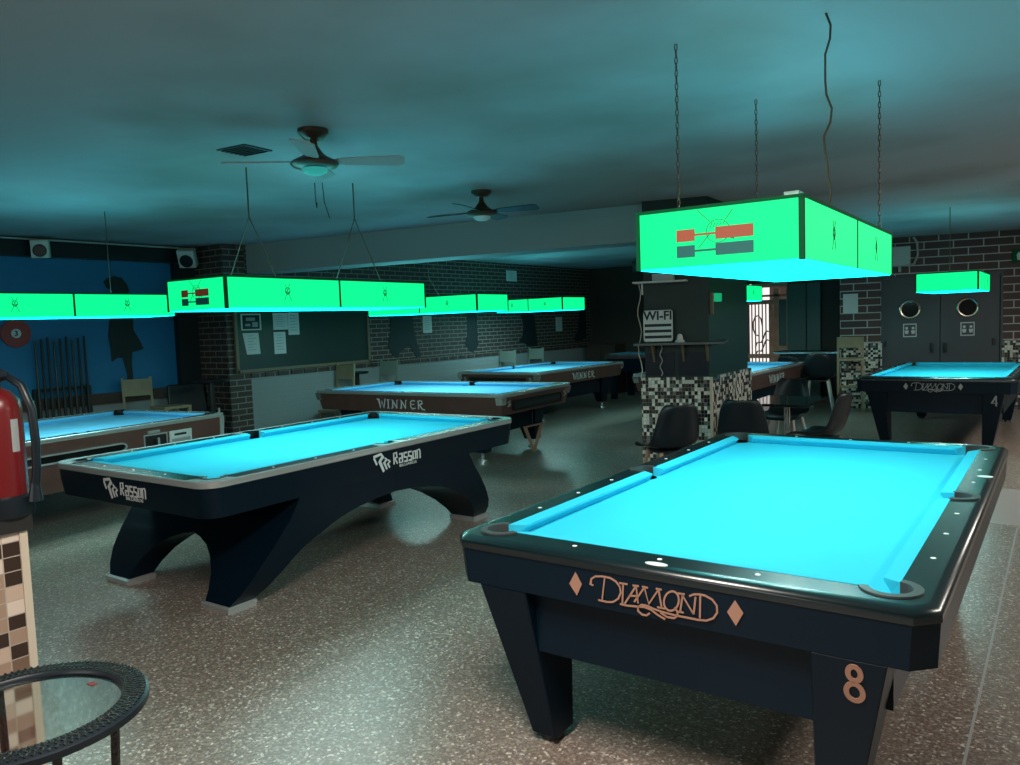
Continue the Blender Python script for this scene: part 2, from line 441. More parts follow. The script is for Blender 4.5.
# ------------------------------------------------------------------ pool tables
hx, hy = .635, 1.27
CBX = .05        # cushion depth
def rrect(w, l, r, n=6, cut=False):
    """rounded (or chamfered) rectangle outline, CCW"""
    out = []
    for cx, cy, a0 in ((w - r, l - r, 0), (-w + r, l - r, PI / 2), (-w + r, -l + r, PI), (w - r, -l + r, 3 * PI / 2)):
        if cut: ang = [0, PI / 2]
        else: ang = [k * PI / 2 / n for k in range(n + 1)]
        for a_ in ang: out.append((cx + r * cos(a0 + a_), cy + r * sin(a0 + a_)))
    return out
def pocket_geom():
    rc, rs = .062, .058
    cc = (hx + .035, hy + .035); sc = (hx + .07, 0)
    bx, by = hx + CBX, hy + CBX
    a0 = math.atan2(-math.sqrt(rc * rc - (bx - cc[0]) ** 2), bx - cc[0]); a1 = PI / 2 - a0
    s0 = PI - math.acos((sc[0] - bx) / rs)
    return rc, rs, cc, sc, a0, a1, s0
RCP, RSP, CC, SCN, A0, A1, S0 = pocket_geom()
def inner_outline(mode='rail'):
    """hole of the rail frame (mode rail) or edge of the bed slate (mode bed), CCW from the right side pocket"""
    def corner(sx, sy, out):
        n = 10
        if mode == 'rail': ang = [A0 + (A1 - A0) * k / n for k in range(n + 1)]
        else: ang = [A0 - (2 * PI - (A1 - A0)) * k / n for k in range(n + 1)]
        pts = [(CC[0] + RCP * cos(t), CC[1] + RCP * sin(t)) for t in ang]
        pts = [(sx * x, sy * y) for x, y in pts]
        return pts if sx * sy > 0 else pts[::-1]
    def side(sx):
        n = 8
        if mode == 'rail': ang = [-S0 + 2 * S0 * k / n for k in range(n + 1)]
        else: ang = [-S0 - (2 * PI - 2 * S0) * k / n for k in range(n + 1)]
        pts = [(SCN[0] + RSP * cos(t), RSP * sin(t)) for t in ang]
        return pts if sx > 0 else [(-x, -y) for x, y in pts]
    return side(1) + corner(1, 1, 0) + corner(-1, 1, 0) + side(-1) + corner(-1, -1, 0) + corner(1, -1, 0)

def cushion(mb, p0, p1, e0, e1):
    """cushion along the back line p0->p1 with the table centre on its left; e0,e1: how far the nose is cut in at each end"""
    p0, p1 = Vector(p0), Vector(p1); d = (p1 - p0).normalized(); n = Vector((-d.y, d.x))
    def ring(p, e, sgn):
        q = p + d * e * sgn
        q2 = p + d * e * sgn * .75
        return [(p.x, p.y, .801), ((q + n * .052).x, (q + n * .052).y, .795), ((q + n * .052).x, (q + n * .052).y, .786), ((q2 + n * .030).x, (q2 + n * .030).y, .756), (p.x, p.y, .756)]
    mb.loft([ring(p0, e0, 1), ring(p1, e1, -1)])

def pool_table(name, label, loc, rz, style, cloth='cloth', group=None):
    t = thing(name, label, 'pool table', (loc[0], loc[1], 0), rz, group)
    W, L = {'diamond': (.808, 1.4525), 'rasson': (.815, 1.45), 'winner': (.80, 1.435), 'coin': (.80, 1.40)}[style]
    rad = {'diamond': .06, 'rasson': .12, 'winner': .06, 'coin': .04}[style]
    cut = style == 'diamond'
    railm = 'black_rail' if style in ('diamond', 'rasson') else 'brown_rail'
    # bed
    mb = MB(); mb.tess([inner_outline('bed')], .735, .756); mb.build('bed_cloth', cloth, t)
    # cushions: two per long side, one per short side
    bx, by = hx + CBX, hy + CBX
    yc = CC[1] - math.sqrt(RCP ** 2 - (bx - CC[0]) ** 2); xc = CC[0] - math.sqrt(RCP ** 2 - (by - CC[1]) ** 2); ys = RSP * math.sqrt(1 - ((SCN[0] - bx) / RSP) ** 2)
    for a_, b_, ea, eb in (((bx, ys), (bx, yc), .012, .045), ((bx, -yc), (bx, -ys), .045, .012), ((xc, by), (-xc, by), .045, .045),
                           ((-bx, yc), (-bx, ys), .045, .012), ((-bx, -ys), (-bx, -yc), .012, .045), ((-xc, -by), (xc, -by), .045, .045)):
        mb = MB(); cushion(mb, a_, b_, ea, eb); mb.build('cushion', cloth, t)
    # rail frame
    inn = inner_outline('rail')
    tr = .018 if style in ('rasson', 'winner', 'coin') else .034
    n_ = 6
    o0 = rrect(W - tr, L - tr, max(rad - tr * (.586 if cut else 1), .01), n_, cut)
    mb = MB(); mb.tess([o0, inn], .757, .7995)
    rail = mb.build('rail', railm, t)
    if style == 'diamond':      # rail slopes gently down and out to a crisp edge
        mb = MB(); rings = []
        for z, i in ((.7995, .034), (.798, .024), (.7945, .014), (.789, .006), (.782, .001), (.774, .0), (.757, .0), (.757, .034), (.7995, .034)):
            rings.append([(x, y, z) for x, y in rrect(W - i, L - i, max(rad - i * .586, .01), n_, cut)])
        mb.loft(rings, None, False); mb.build('rail_edge', railm, t, True)
    if tr and style != 'diamond':
        mb = MB(); rings = []
        for z, i in ((.7995, tr), (.803, tr - .003), (.803, .006), (.798, .001), (.772, .0), (.766, .004), (.766, tr), (.7995, tr)):
            rings.append([(x, y, z) for x, y in rrect(W - i, L - i, max(rad - i, .01), n_, cut)])
        mb.loft(rings, None, False); mb.build('metal_trim', 'silver', t, True)
    # pockets
    for sx, sy in ((1, 1), (-1, 1), (-1, -1), (1, -1), (1, 0), (-1, 0)):
        cx, cy = (sx * CC[0], sy * CC[1]) if sy else (sx * SCN[0], 0)
        r = RCP if sy else RSP
        dirn = math.atan2(sy, sx) if sy else (0 if sx > 0 else PI)
        half = (A1 - A0) / 2 if sy else S0
        mb = MB()
        mb.lathe([(r + .002, .757), (r + .002, .64), (r - .01, .62), (.001, .62), (.001, .625), (r - .014, .628), (r - .004, .645), (r - .004, .757)], (cx, cy, 0), 20)
        pk = mb.build('pocket', 'pocket_black', t)
        # liner lip round the mouth
        w_ = .022 if style == 'diamond' else .014
        ang = [dirn - half + 2 * half * k / 12 for k in range(13)]
        ax, bx_ = [(cx + (r + w_) * cos(q), cy + (r + w_) * sin(q)) for q in ang], [(cx + (r - .004) * cos(q), cy + (r - .004) * sin(q)) for q in ang]
        mb = MB(); mb.tess([ax + bx_[::-1]], .7, .8045)
        mb.build('pocket_liner', 'rubber' if style == 'diamond' else 'black_plastic', pk, True)
        if style in ('rasson', 'winner'):
            # cast metal pocket casting
            if sy:
                ro = rad
                e = W - .014; f = L - .014; ext = .13
                po = [(hx + CBX + .004, f - ext - .03), (e, f - ext - .055)]
                po += [(e - ro + ro * cos(q * PI / 12), f - ro + ro * sin(q * PI / 12)) for q in range(7)]
                po += [(e - ext - .055, f), (e - ext - .03, hy + CBX + .004)]
                po += [(CC[0] + (RCP + .012) * cos(q), CC[1] + (RCP + .012) * sin(q)) for q in [A1 - (A1 - A0) * k / 8 for k in range(9)]]
                po = [(x * sx, y * sy) for x, y in po]
            else:
                e = W - .016
                po = [(sx * (hx + CBX + .002), -.10), (sx * e, -.13), (sx * e, .13), (sx * (hx + CBX + .002), .10)]
                po += [(sx * (SCN[0] + (RSP + .012) * cos(q)), (RSP + .012) * sin(q)) for q in [S0 - 2 * S0 * k / 8 for k in range(9)]]
            mb = MB(); mb.tess([po], .795, .8025); mb.build('pocket_casting', 'silver', pk)
    # sights
    o_ = .0966
    ofs = [(s * (hx + o_), m * .3175) for s in (1, -1) for m in (-3, -2, -1, 1, 2, 3)] + [(m * .3175, s * (hy + o_)) for s in (1, -1) for m in (-1, 0, 1)]
    for x, y in ofs:
        mb = MB(); mb.cyl((x, y, .799), (x, y, .8008), .0085 if style == 'diamond' else .007, seg=10); mb.build('rail_sight', 'sight', t)
    return t, W, L

def legs_feet(t, pts, name='leg'):
    pass

# ---- diamond style (two)
LOGO = {'d1': [(-0.201, 0.7041), (-0.2113, 0.7063), (-0.2078, 0.7249), (-0.1927, 0.736), (-0.1669, 0.7401), (-0.138, 0.7395), (-0.1168, 0.7312), (-0.103, 0.716), (-0.1, 0.697), (-0.1098, 0.6757), (-0.1295, 0.661), (-0.1512, 0.6571), (-0.184, 0.6578)],
'd1s': [(-0.1575, 0.7377), (-0.1629, 0.7025), (-0.1693, 0.6605)], 'i': [(-0.0907, 0.7291), (-0.0953, 0.6607)], 'is': [(-0.1048, 0.728), (-0.0752, 0.729)],
'a1': [(-0.0868, 0.6635), (-0.0447, 0.729)], 'a2': [(-0.0447, 0.729), (-0.0393, 0.6722)], 'a3': [(-0.0706, 0.6924), (-0.0414, 0.6962)], 'as': [(-0.0572, 0.7282), (-0.0351, 0.7294)],
'm1': [(-0.053, 0.6748), (-0.016, 0.7287)], 'm2': [(-0.016, 0.7287), (-0.0023, 0.6776), (0.0324, 0.7307)], 'm3': [(0.0324, 0.7307), (0.0417, 0.673)],
'ms': [(-0.0241, 0.7299), (-0.0038, 0.7295)], 'ms2': [(0.0231, 0.7316), (0.043, 0.7312)], 'ms3': [(0.0265, 0.6727), (0.053, 0.6726)],
'n1': [(0.1119, 0.7269), (0.1031, 0.672)], 'n2': [(0.1081, 0.73), (0.1464, 0.6727)], 'n3': [(0.1537, 0.7281), (0.1464, 0.6727)], 'ns': [(0.0952, 0.729), (0.119, 0.73)], 'ns2': [(0.0921, 0.6711), (0.1146, 0.6717)],
'd2s': [(0.1688, 0.7345), (0.1663, 0.6636)],
'd2': [(0.1335, 0.727), (0.1476, 0.735), (0.1664, 0.7383), (0.185, 0.7373), (0.2063, 0.729), (0.2201, 0.7133), (0.221, 0.6923), (0.2085, 0.6724), (0.1868, 0.6609), (0.1587, 0.6579), (0.1208, 0.6579), (0.0821, 0.658), (0.0428, 0.6606), (0.0162, 0.6645), (-0.0106, 0.671), (-0.0277, 0.6704), (-0.0403, 0.6604), (-0.0399, 0.6476), (-0.0264, 0.6386), (-0.0114, 0.6389), (0.0004, 0.6488)],
'sw': [(-0.1039, 0.6591), (-0.0799, 0.6583), (-0.0451, 0.6615), (-0.0176, 0.6646), (0.006, 0.6601), (0.0259, 0.6486), (0.0522, 0.6384)],
'q': [(0.0361, 0.6575), (0.059, 0.6473), (0.0819, 0.6479), (0.0951, 0.6592), (0.0928, 0.6725), (0.0839, 0.6821)]}
LOGO_O = [(0.0986, 0.7172), (0.0943, 0.7266), (0.087, 0.732), (0.0778, 0.7328), (0.0681, 0.7287), (0.0592, 0.7204), (0.0527, 0.7091), (0.0495, 0.6965), (0.0502, 0.6846), (0.0545, 0.6752), (0.062, 0.6698), (0.0713, 0.6691), (0.081, 0.6733), (0.0898, 0.6817), (0.0962, 0.693), (0.0993, 0.7055)]

def diamond_table(name, label, loc, rz, mark, digit):
    t, W, L = pool_table(name, label, loc, rz, 'diamond')
    mb = MB()
    mb.open_loft([[(x, y, z) for x, y in rrect(W - i, L - i, .06, 6, True)] for z, i in ((.757, .004), (.628, .012))])
    mb.build('skirt', 'black_body', t)
    mb = MB()
    mb.box((-.50, -1.375, .395), (.50, -1.32, .629)); mb.box((-.50, 1.32, .395), (.50, 1.375, .629)); mb.box((-.66, -1.2, .395), (-.60, 1.2, .629)); mb.box((.60, -1.2, .395), (.66, 1.2, .629))
    mb.build('apron', 'black_body', t)
    for sx in (-1, 1):
        for sy in (-1, 1):
            mb = MB()
            def sec(xo, xi, yo, yi, z): return [(sx * xo, sy * yo, z), (sx * xi, sy * yo, z), (sx * xi, sy * yi, z), (sx * xo, sy * yi, z)]
            mb.loft([sec(.567, .465, 1.30, 1.17, .03), sec(.685, .485, 1.4395, 1.12, .6285)])
            lg = bev(mb.build('leg', 'black_body', t), .004, 1)
            mb = MB(); mb.cyl((sx * .525, sy * 1.23, 0), (sx * .525, sy * 1.23, .04), .045, .035, 16); mb.build('foot', 'rubber', lg)
    Mf = FR(0, -(L - .0045), 0, 0)
    lg = MB()
    for k_, p in LOGO.items():
        lg.ribbon(p, .0050 if k_ in ('n2', 'm2', 'a2', 'd1s') else .0060, Mf)
    lg.ribbon(LOGO_O, .006, Mf, closed=True)
    lg.build('maker_logo', mark, t)
    for k_, po in enumerate(([(-0.2682, 0.7386), (-0.2445, 0.7008), (-0.2648, 0.6582), (-0.2934, 0.6953)], [(0.2756, 0.7401), (0.3003, 0.7055), (0.2775, 0.6624), (0.2512, 0.6999)])):
        mb = MB(); mb.flat(po, Mf); mb.build('diamond_mark', mark, t)
    M8 = T((.598, -1.4405, .6285)) @ Matrix.Rotation(math.radians(13.1), 4, 'X') @ T((0, 0, -.6185))
    mb = MB()
    if digit == 8:
        for cx, cz, rx, rz_ in ((.002, .576, .0165, .0225), (.0, .516, .0215, .027)):
            mb.ribbon([(cx + rx * cos(q * PI / 10), cz + rz_ * sin(q * PI / 10)) for q in range(20)], .0145, M8, closed=True, t=.003)
    else:
        mb.ribbon([(.022, .515), (-.03, .515), (.012, .60)], .013, M8, t=.003); mb.ribbon([(.010, .60), (.010, .48)], .013, M8, t=.003)
    mb.build('table_number', mark, t)
    # oval rail markers
    for x, y, r1, r2 in ((0.765, .476, .032, .022), (.012, -1.4175, .038, .016)):
        mb = MB(); mb.tess([[(x + r1 * cos(q * PI / 12), y + r2 * sin(q * PI / 12)) for q in range(24)]], .799, .8008); mb.build('rail_label', 'white_mark', t)
    return t
diamond_table('pool_table', 'large black pool table with orange letters DIAMOND and number 8, nearest the camera', (-1.062, 3.651), .0002, 'copper_paint', 8)
diamond_table('pool_table', 'black pool table with grey letters DIAMOND and number 4 before the double doors', (-1.195, 11.275), math.radians(-1.1), 'grey_paint_mark', 4)

# ---- arched black table
def rasson_logo(mb, M, s):
    """ribbon monogram and lettering"""
    def R_(pts, w=.009): mb.ribbon([(x * s, z * s) for x, z in pts], w * s, M)
    R_([(-.115, .020), (-.100, -.008)], .009); R_([(-.117, .024), (-.075, .030), (-.066, .018), (-.084, .002), (-.064, -.040)], .0105)
    R_([(-.056, .012), (-.045, .004), (-.060, -.006), (-.046, -.034)], .0075); R_([(-.038, .002), (-.028, -.006), (-.040, -.014), (-.030, -.030)], .0065)
    w = .0066
    x = -.005
    R_([(x, -.022), (x, .022), (x + .016, .022), (x + .018, .004), (x, .000)], w); R_([(x + .006, .0), (x + .02, -.022)], w)
    x = .027
    R_([(x, .014), (x + .016, .014), (x + .018, -.020), (x, -.020), (x - .001, -.004), (x + .017, -.003)], w)
    for x in (.055, .081):
        R_([(x + .018, .014), (x, .014), (x, -.002), (x + .017, -.005), (x + .017, -.020), (x - .001, -.020)], w)
    x = .108
    mb.ribbon([(q[0] * s, q[1] * s) for q in ((x, .012), (x + .016, .012), (x + .016, -.018), (x, -.018))], w * s, M, closed=True)
    x = .134
    R_([(x, -.022), (x, .014), (x + .014, .014), (x + .017, .008), (x + .017, -.022)], w)
def rasson_table():
    t, W, L = pool_table('pool_table', 'black pool table with white Rasson lettering on arched legs with silver feet', (-4.458, 3.767), math.radians(1.08), 'rasson')
    mb = MB()
    mb.open_loft([[(x, y, z) for x, y in rrect(W - i, L - i, .11)] for z, i in ((.768, .010), (.70, .013), (.60, .026))])
    mb.build('skirt', 'black_body', t, True)
    prof = [(.035, .40, .618, 1.06, 1.225), (.10, .39, .675, 1.0, 1.19), (.18, .35, .72, .92, 1.14), (.25, .275, .742, .84, 1.09), (.30, .185, .756, .765, 1.05), (.33, .09, .762, .70, 1.025), (.345, .001, .766, .66, 1.01), (.38, .001, .772, .58, .985), (.41, .001, .776, .49, .96), (.445, .001, .78, .33, .93), (.465, .001, .782, .16, .91), (.475, .001, .784, .001, .90), (.60, .001, .788, .001, .82)]
    for sx in (-1, 1):
        for sy in (-1, 1):
            mb = MB()
            mb.loft([[(sx * xo, sy * yo, z), (sx * xi, sy * yo, z), (sx * xi, sy * yi, z), (sx * xo, sy * yi, z)] for z, xi, xo, yi, yo in prof])
            lg = mb.build('leg', 'black_body', t, True)
            mb = MB(); mb.loft([[(sx * xo, sy * yo, z), (sx * xi, sy * yo, z), (sx * xi, sy * yi, z), (sx * xo, sy * yi, z)] for z, xi, xo, yi, yo in ((0, .39, .632, 1.05, 1.24), (.034, .385, .640, 1.045, 1.245), (.040, .395, .63, 1.055, 1.235))])
            mb.build('foot', 'silver', lg)
    mb = MB(); rasson_logo(mb, FR(-0.01, -(L - .009), .70, 0), 1.62); mb.build('maker_logo', 'white_mark', t)
    text_obj('maker_text', 'BILLIARDS', .026, 'white_mark', t, FR(.12, -(L - .008), .650, 0), xs=1.5)
    mb = MB(); rasson_logo(mb, FR(W - .009, -.02, .70, PI / 2), 1.70); mb.build('maker_logo', 'white_mark', t)
    text_obj('maker_text', 'BILLIARDS', .026, 'white_mark', t, FR(W - .008, .11, .645, PI / 2), xs=1.5)
rasson_table()

# ---- brown tables with WINNER lettering
def winner_letters(mb, M, s=1.0, ww=.014):
    """blackletter-like capitals, W I N N E R, centred"""
    def R_(p, w=ww): mb.ribbon([(x * s, z * s) for x, z in p], w * s, M)
    x = -.33
    R_([(x - .02, .050), (x + .008, .045), (x + .03, -.045), (x + .052, .03), (x + .075, -.045), (x + .10, .055)])
    x = -.19
    R_([(x, .045), (x, -.045)], .017); R_([(x - .02, .045), (x + .02, .045)], .008); R_([(x - .02, -.045), (x + .02, -.045)], .008)
    for x in (-.135, -.015):
        R_([(x - .012, -.046), (x + .006, -.040), (x + .010, .04), (x - .008, .046)], .012); R_([(x + .008, .04), (x + .065, -.045)], .014); R_([(x + .065, -.045), (x + .068, .04), (x + .085, .046)], .011)
    x = .125
    R_([(x + .055, .038), (x + .02, .045), (x - .004, .03), (x - .006, -.02), (x + .015, -.045), (x + .06, -.036)], .013); R_([(x, .002), (x + .045, .004)], .010)
    x = .225
    R_([(x, -.046), (x, .04)], .014); R_([(x - .015, .03), (x + .01, .045), (x + .045, .04), (x + .05, .015), (x + .01, .0)], .011); R_([(x + .012, .0), (x + .05, -.045), (x + .085, -.052)], .013)
def winner_table(label, loc, rz, tray=True, blk=True):
    t, W, L = pool_table('pool_table', label, loc, rz, 'winner', 'cloth_far', None)
    mb = MB()
    mb.open_loft([[(x, y, z) for x, y in rrect(W - i, L - i, .03)] for z, i in ((.768, .010), (.755, .018), (.56, .055), (.55, .10))])
    mb.build('skirt', 'brown_body', t)
    mb = MB()
    rings = [[(x, y, z) for x, y in rrect(.62, 1.05, .02)] for z in (.30, .56)]
    mb.loft(rings); mb.build('base_box', 'black_body', t)
    for sx in (-1, 1):
        for sy in (-1, 1):
            # chrome corner cap
            mb = MB(); Lx, Ly = sx * (W + .002), sy * (L + .002)
            mb.loft([[(Lx - sx * i, Ly - sy * i, z), (Lx - sx * .10, Ly - sy * i, z), (Lx - sx * .10, Ly - sy * .10, z), (Lx - sx * i, Ly - sy * .10, z)] for z, i in ((.768, .006), (.72, .014), (.68, .024))])
            mb.build('corner_cap', 'chrome', t)
            mb = MB(); mb.loft([[(sx * xo, sy * yo, z), (sx * xi, sy * yo, z), (sx * xi, sy * yi, z), (sx * xo, sy * yi, z)] for z, xo, xi, yo, yi in ((.11, .62, .50, 1.06, .90), (.30, .64, .46, 1.08, .84), (.56, .68, .42, 1.12, .80))])
            lg = mb.build('leg', 'black_body', t)
            mb = MB(); mb.lathe([(.02, .13), (.02, .03), (.055, .025), (.06, 0), (.001, 0)], (sx * .56, sy * .98, 0), 14); mb.build('foot', 'chrome', lg, True)
    for e in (-1, 1):
        M_ = FR(0, e * (L - .030), 0, 0 if e < 0 else PI)
        mb = MB()
        fr = [(-.55, .705), (.55, .705), (.55, .61), (-.55, .61)]
        mb.ribbon(fr, .018, M_, t=.02, closed=True)
        tr_ = mb.build('ball_tray', 'dark_metal', t)
        mb = MB(); mb.flat([(-.54, .62), (.54, .62), (.54, .70), (-.54, .70)], M_, .008); mb.build('tray_slot', 'pocket_black', tr_)
        for sx in (-1, 1):
            mb = MB(); mb.ribbon([(sx * .64 + .02, .72), (sx * .64 - .015, .71), (sx * .64 + .02, .68), (sx * .64 - .02, .655)], .010, M_, t=.024); mb.build('end_ornament', 'silver', t)
    for e in (-1, 1):
        M_ = FR(e * (W - .028), 0.0, .66, PI / 2 if e > 0 else -PI / 2)
        M_ = M_ @ Matrix.Rotation(math.radians(e * 0), 4, 'X')
        mb = MB(); winner_letters(mb, M_ @ T((0, -.012, 0)), 1.12); mb.build('maker_logo', 'white_mark', t)
    return t
winner_table('brown WINNER pool table lying crosswise behind the arched black table', (-6.459, 7.561), math.radians(-87.1))
winner_table('brown WINNER pool table standing lengthwise near the brick wall, deepest of the left row', (-7.382, 11.406), math.radians(-.1))
winner_table('brown WINNER pool table partly hidden behind the tiled pillar, beside the bright doorway', (-4.15, 11.30), math.radians(0))

# ---- coin table at left
def coin_table():
    t, W, L = pool_table('coin_pool_table', 'brown coin-operated pool table with small white plate, beside the blue wall', (-7.33, 3.10), math.radians(7), 'coin', 'cloth_far')
    t.location.z = 0
    mb = MB(); mb.open_loft([[(x, y, z) for x, y in rrect(W - i, L - i, .02, 3)] for z, i in ((.768, .012), (.36, .035))]); mb.build('cabinet', 'brown_body', t)
    for sx in (-1, 1):
        for sy in (-1, 1):
            mb = MB(); mb.loft([[(sx * xo, sy * yo, z), (sx * xi, sy * yo, z), (sx * xi, sy * yi, z), (sx * xo, sy * yi, z)] for z, xo, xi, yo, yi in ((0, .62, .52, 1.28, 1.18), (.37, .66, .48, 1.33, 1.12))]); mb.build('leg', 'black_body', t)
            mb = MB(); mb.loft([[(sx * (W - i), sy * (L - i), z), (sx * (W - .06), sy * (L - i), z), (sx * (W - .06), sy * (L - .06), z), (sx * (W - i), sy * (L - .06), z)] for z, i in ((.768, .006), (.36, .028))]); mb.build('corner_post', 'silver', t)
    # coin side faces the camera
    M_ = FR(W - .018, 0, 0, PI / 2) @ T((0, -.004, 0))
    mb = MB()
    slot = [(-.90, .66), (-.40, .668), (.28, .668), (.315, .655), (.325, .635), (.31, .612), (.28, .60), (-.90, .60), (-.93, .615), (-.94, .63), (-.93, .65)]
    mb.ribbon(slot, .014, M_, t=.016, closed=True); sl = mb.build('ball_window_frame', 'silver', t)
    mb = MB(); mb.flat(slot, M_, .006); mb.build('ball_window', 'glass_dark', sl)
    bx = [(.50, .56), (.73, .56), (.73, .70), (.50, .70)]
    mb = MB(); mb.ribbon(bx, .012, M_, t=.014, closed=True); cb = mb.build('coin_box_frame', 'silver', t)
    mb = MB(); mb.flat(bx, M_, .006); mb.box((.60, -.03, .60), (.62, -.004, .66), M_); mb.build('coin_box', 'pocket_black', cb)
    mb = MB(); mb.flat([(.63, .60), (.655, .60), (.655, .665), (.63, .665)], M_, .012); mb.build('coin_slot', 'silver', cb)
    mb = MB(); mb.box((.54, -.012, .712), (.66, -.0, .738), M_); mb.build('maker_badge', 'silver', t)
    mb = MB(); mb.flat([(.76, .585), (1.00, .585), (1.00, .705), (.76, .705)], M_, .010); pl = mb.build('price_plate', 'paper', t)
    mb = MB(); mb.flat([(.81, .658), (.94, .658), (.94, .678), (.81, .678)], M_, .0115); mb.build('plate_line', 'mural', pl)
    mb = MB(); mb.flat([(.78, .598), (.98, .598), (.98, .632), (.78, .632)], M_, .0115); mb.build('plate_band', 'grey_paint_mark', pl)
coin_table()

# ---- small far table
def far_table():
    t = thing('bar_pool_table', 'dark blue-topped pool table far back, half hidden behind the pillar', 'pool table', (-6.85, 14.2, 0), 0)
    mb = MB(); mb.prism(rrect(.62, .5, .04), .80, .89); mb.build('rail', 'brown_rail', t)
    mb = MB(); mb.prism(rrect(.56, .42, .02), .885, .893); mb.build('bed_cloth', 'cloth_far', t)
    mb = MB(); mb.loft([[(x, y, z) for x, y in rrect(.60 - i, .48 - i, .03)] for z, i in ((.80, 0), (.55, .05))]); mb.build('cabinet', 'black_body', t)
    for sx in (-1, 1):
        for sy in (-1, 1):
            mb = MB(); mb.box((sx * .48 - .05, sy * .36 - .05, 0), (sx * .48 + .05, sy * .36 + .05, .56)); mb.build('leg', 'black_body', t)
far_table()

# ------------------------------------------------------------------ lamps
LZ = 1.758
TUBE_W = 7
def lamp(label, loc, rz, w, l, z0, h=.225, div=2, stickers=True):
    t = thing('table_lamp_box', label, 'billiard lamp', (loc[0], loc[1], z0), rz)
    W, L = w / 2, l / 2
    def side_panels(dim):
        pass
    # long sides split by dividers, short sides
    for s in (-1, 1):
        for k in range(div):
            y0 = -L + .012 + k * (2 * L - .012) / div; y1 = -L + (k + 1) * (2 * L - .012) / div
            mb = MB(); mb.box((s * W - .003, y0, .004), (s * W + .003, y1, h - .012)); pn = mb.build('side_panel', 'lamp_side', t)
            M_ = FR(s * (W + .003), (y0 + y1) / 2, h * .5, PI / 2 * s)
            mb = MB()
            mb.ribbon([(.02 * cos(q * PI / 6), .02 * sin(q * PI / 6) + .012) for q in range(12)], .004, M_, closed=True)
            mb.ribbon([(-.03, -.055), (.022, .06)], .003, M_); mb.ribbon([(.03, -.055), (-.022, .06)], .003, M_); mb.ribbon([(-.016, .01), (.0, -.012), (.018, .008)], .005, M_)
            mb.build('crossed_cues_mark', 'sticker_line', pn)
        mb = MB(); mb.box((-W + .010, s * L - .003, .004), (W - .010, s * L + .003, h - .012)); pn = mb.build('end_panel', 'lamp_side', t)
        if stickers:
            M_ = FR(0, s * (L + .003), 0, 0 if s < 0 else PI) @ T((.012 if w > .55 else -.012, 0, 0)) @ Matrix.Scale(w / .62, 4, (1, 0, 0))
            mb = MB()
            cz = h * .55
            mb.ribbon([(.022 * 2 * cos(q * PI / 10), .002 + cz + .042 * sin(q * PI / 10)) for q in range(20)], .0022, M_, closed=True)
            for q in range(5): mb.ribbon([(-.03 + q * .012, cz + .012 + q * .003), (-.022 + q * .012, cz + .034)], .0018, M_)
            mb.ribbon([(-.075, cz - .055), (-.03, cz - .005)], .0025, M_); mb.ribbon([(-.078, cz + .085), (-.03, cz + .038)], .0025, M_); mb.ribbon([(.055, cz + .075), (.028, cz + .04)], .0025, M_); mb.ribbon([(.03, cz - .02), (.06, cz - .03)], .004, M_)
            mb.build('ball_and_cues_mark', 'sticker_line', pn)
            M2 = M_ @ T((.012, -.002, 0))
            for zc, m_, wd in ((h * .51, 'sticker_red', 'BILLIARDS'), (h * .27 - .005, 'sticker_blue', 'SPECIAL')):
                mb = MB()
                zc2 = zc + .004
                mb.flat([(-.171, zc2 - .022), (-.10, zc2 - .022), (-.10, zc2 + .022), (-.171, zc2 + .022)], M2)
                mb.flat([(-.021, zc2 - .022), (.118, zc2 - .022), (.118, zc2 + .022), (-.021, zc2 + .022)], M2)
                mb.flat([(-.10, zc2 - .004), (-.021, zc2 - .004), (-.021, zc2 + .004), (-.10, zc2 + .004)], M2)
                mb.build('cue_sign', m_, pn)
    for k in range(1, div):
        yk = -L + k * 2 * L / div
        for s in (-1, 1):
            mb = MB(); mb.box((s * W - .005, yk - .008, .003), (s * W + .005, yk + .008, h - .012)); mb.build('divider', 'lamp_frame', t)
    mb = MB(); mb.box((-W + .004, -L + .004, .0), (W - .004, L - .004, .003)); mb.build('diffuser', 'lamp_bottom', t)
    mb = MB()
    for sx in (-1, 1):
        for sy in (-1, 1): mb.box((sx * (W - .004) - .009, sy * (L - .004) - .009, 0), (sx * (W - .004) + .009, sy * (L - .004) + .009, h))
    for s in (-1, 1):
        mb.box((s * W - .008, -L, h - .012), (s * W + .008, L, h)); mb.box((-W, s * L - .008, h - .012), (W, s * L + .008, h))
    mb.box((-W, -.02, h - .01), (W, .02, h)); 
    mb.build('frame', 'lamp_frame', t)
    mb = MB(); mb.box((-W * .8, -L * .93, h * .45), (W * .8, L * .93, h * .45 + .01)); mb.build('reflector', 'white_plastic', t)
    for s in (-1, 1):
        mb = MB(); mb.cyl((s * W * .45, -L * .8, h * .45 + .03), (s * W * .45, L * .8, h * .45 + .03), .013, seg=10); mb.build('light_tube', 'tube', t)
    # neutral fluorescent tubes shining down out of the box
    for s in (-1, 1):
        l = bpy.data.lights.new('tube_light', 'AREA'); l.shape = 'RECTANGLE'; l.size = .025; l.size_y = 2 * L * .8; l.energy = TUBE_W * (2 * L / 1.6); l.color = (1, .95, .85)
        o = bpy.data.objects.new('tube_light', l); COL.objects.link(o); o.parent = t; o.location = (s * W * .45, 0, -.004)
    return t
def hanger(name, label, pts, r, m, group=None, sub=None):
    mb = MB(); mb.tube(pts, r, 6); 
    if sub:
        for p in sub: mb.tube(p, r, 6)
    o = mb.build(name, m); tag(o, label, 'hanging ' + ('cable' if m == 'rope' and 'cable' in name else 'chain' if 'chain' in name else 'cord'), group)
    return o
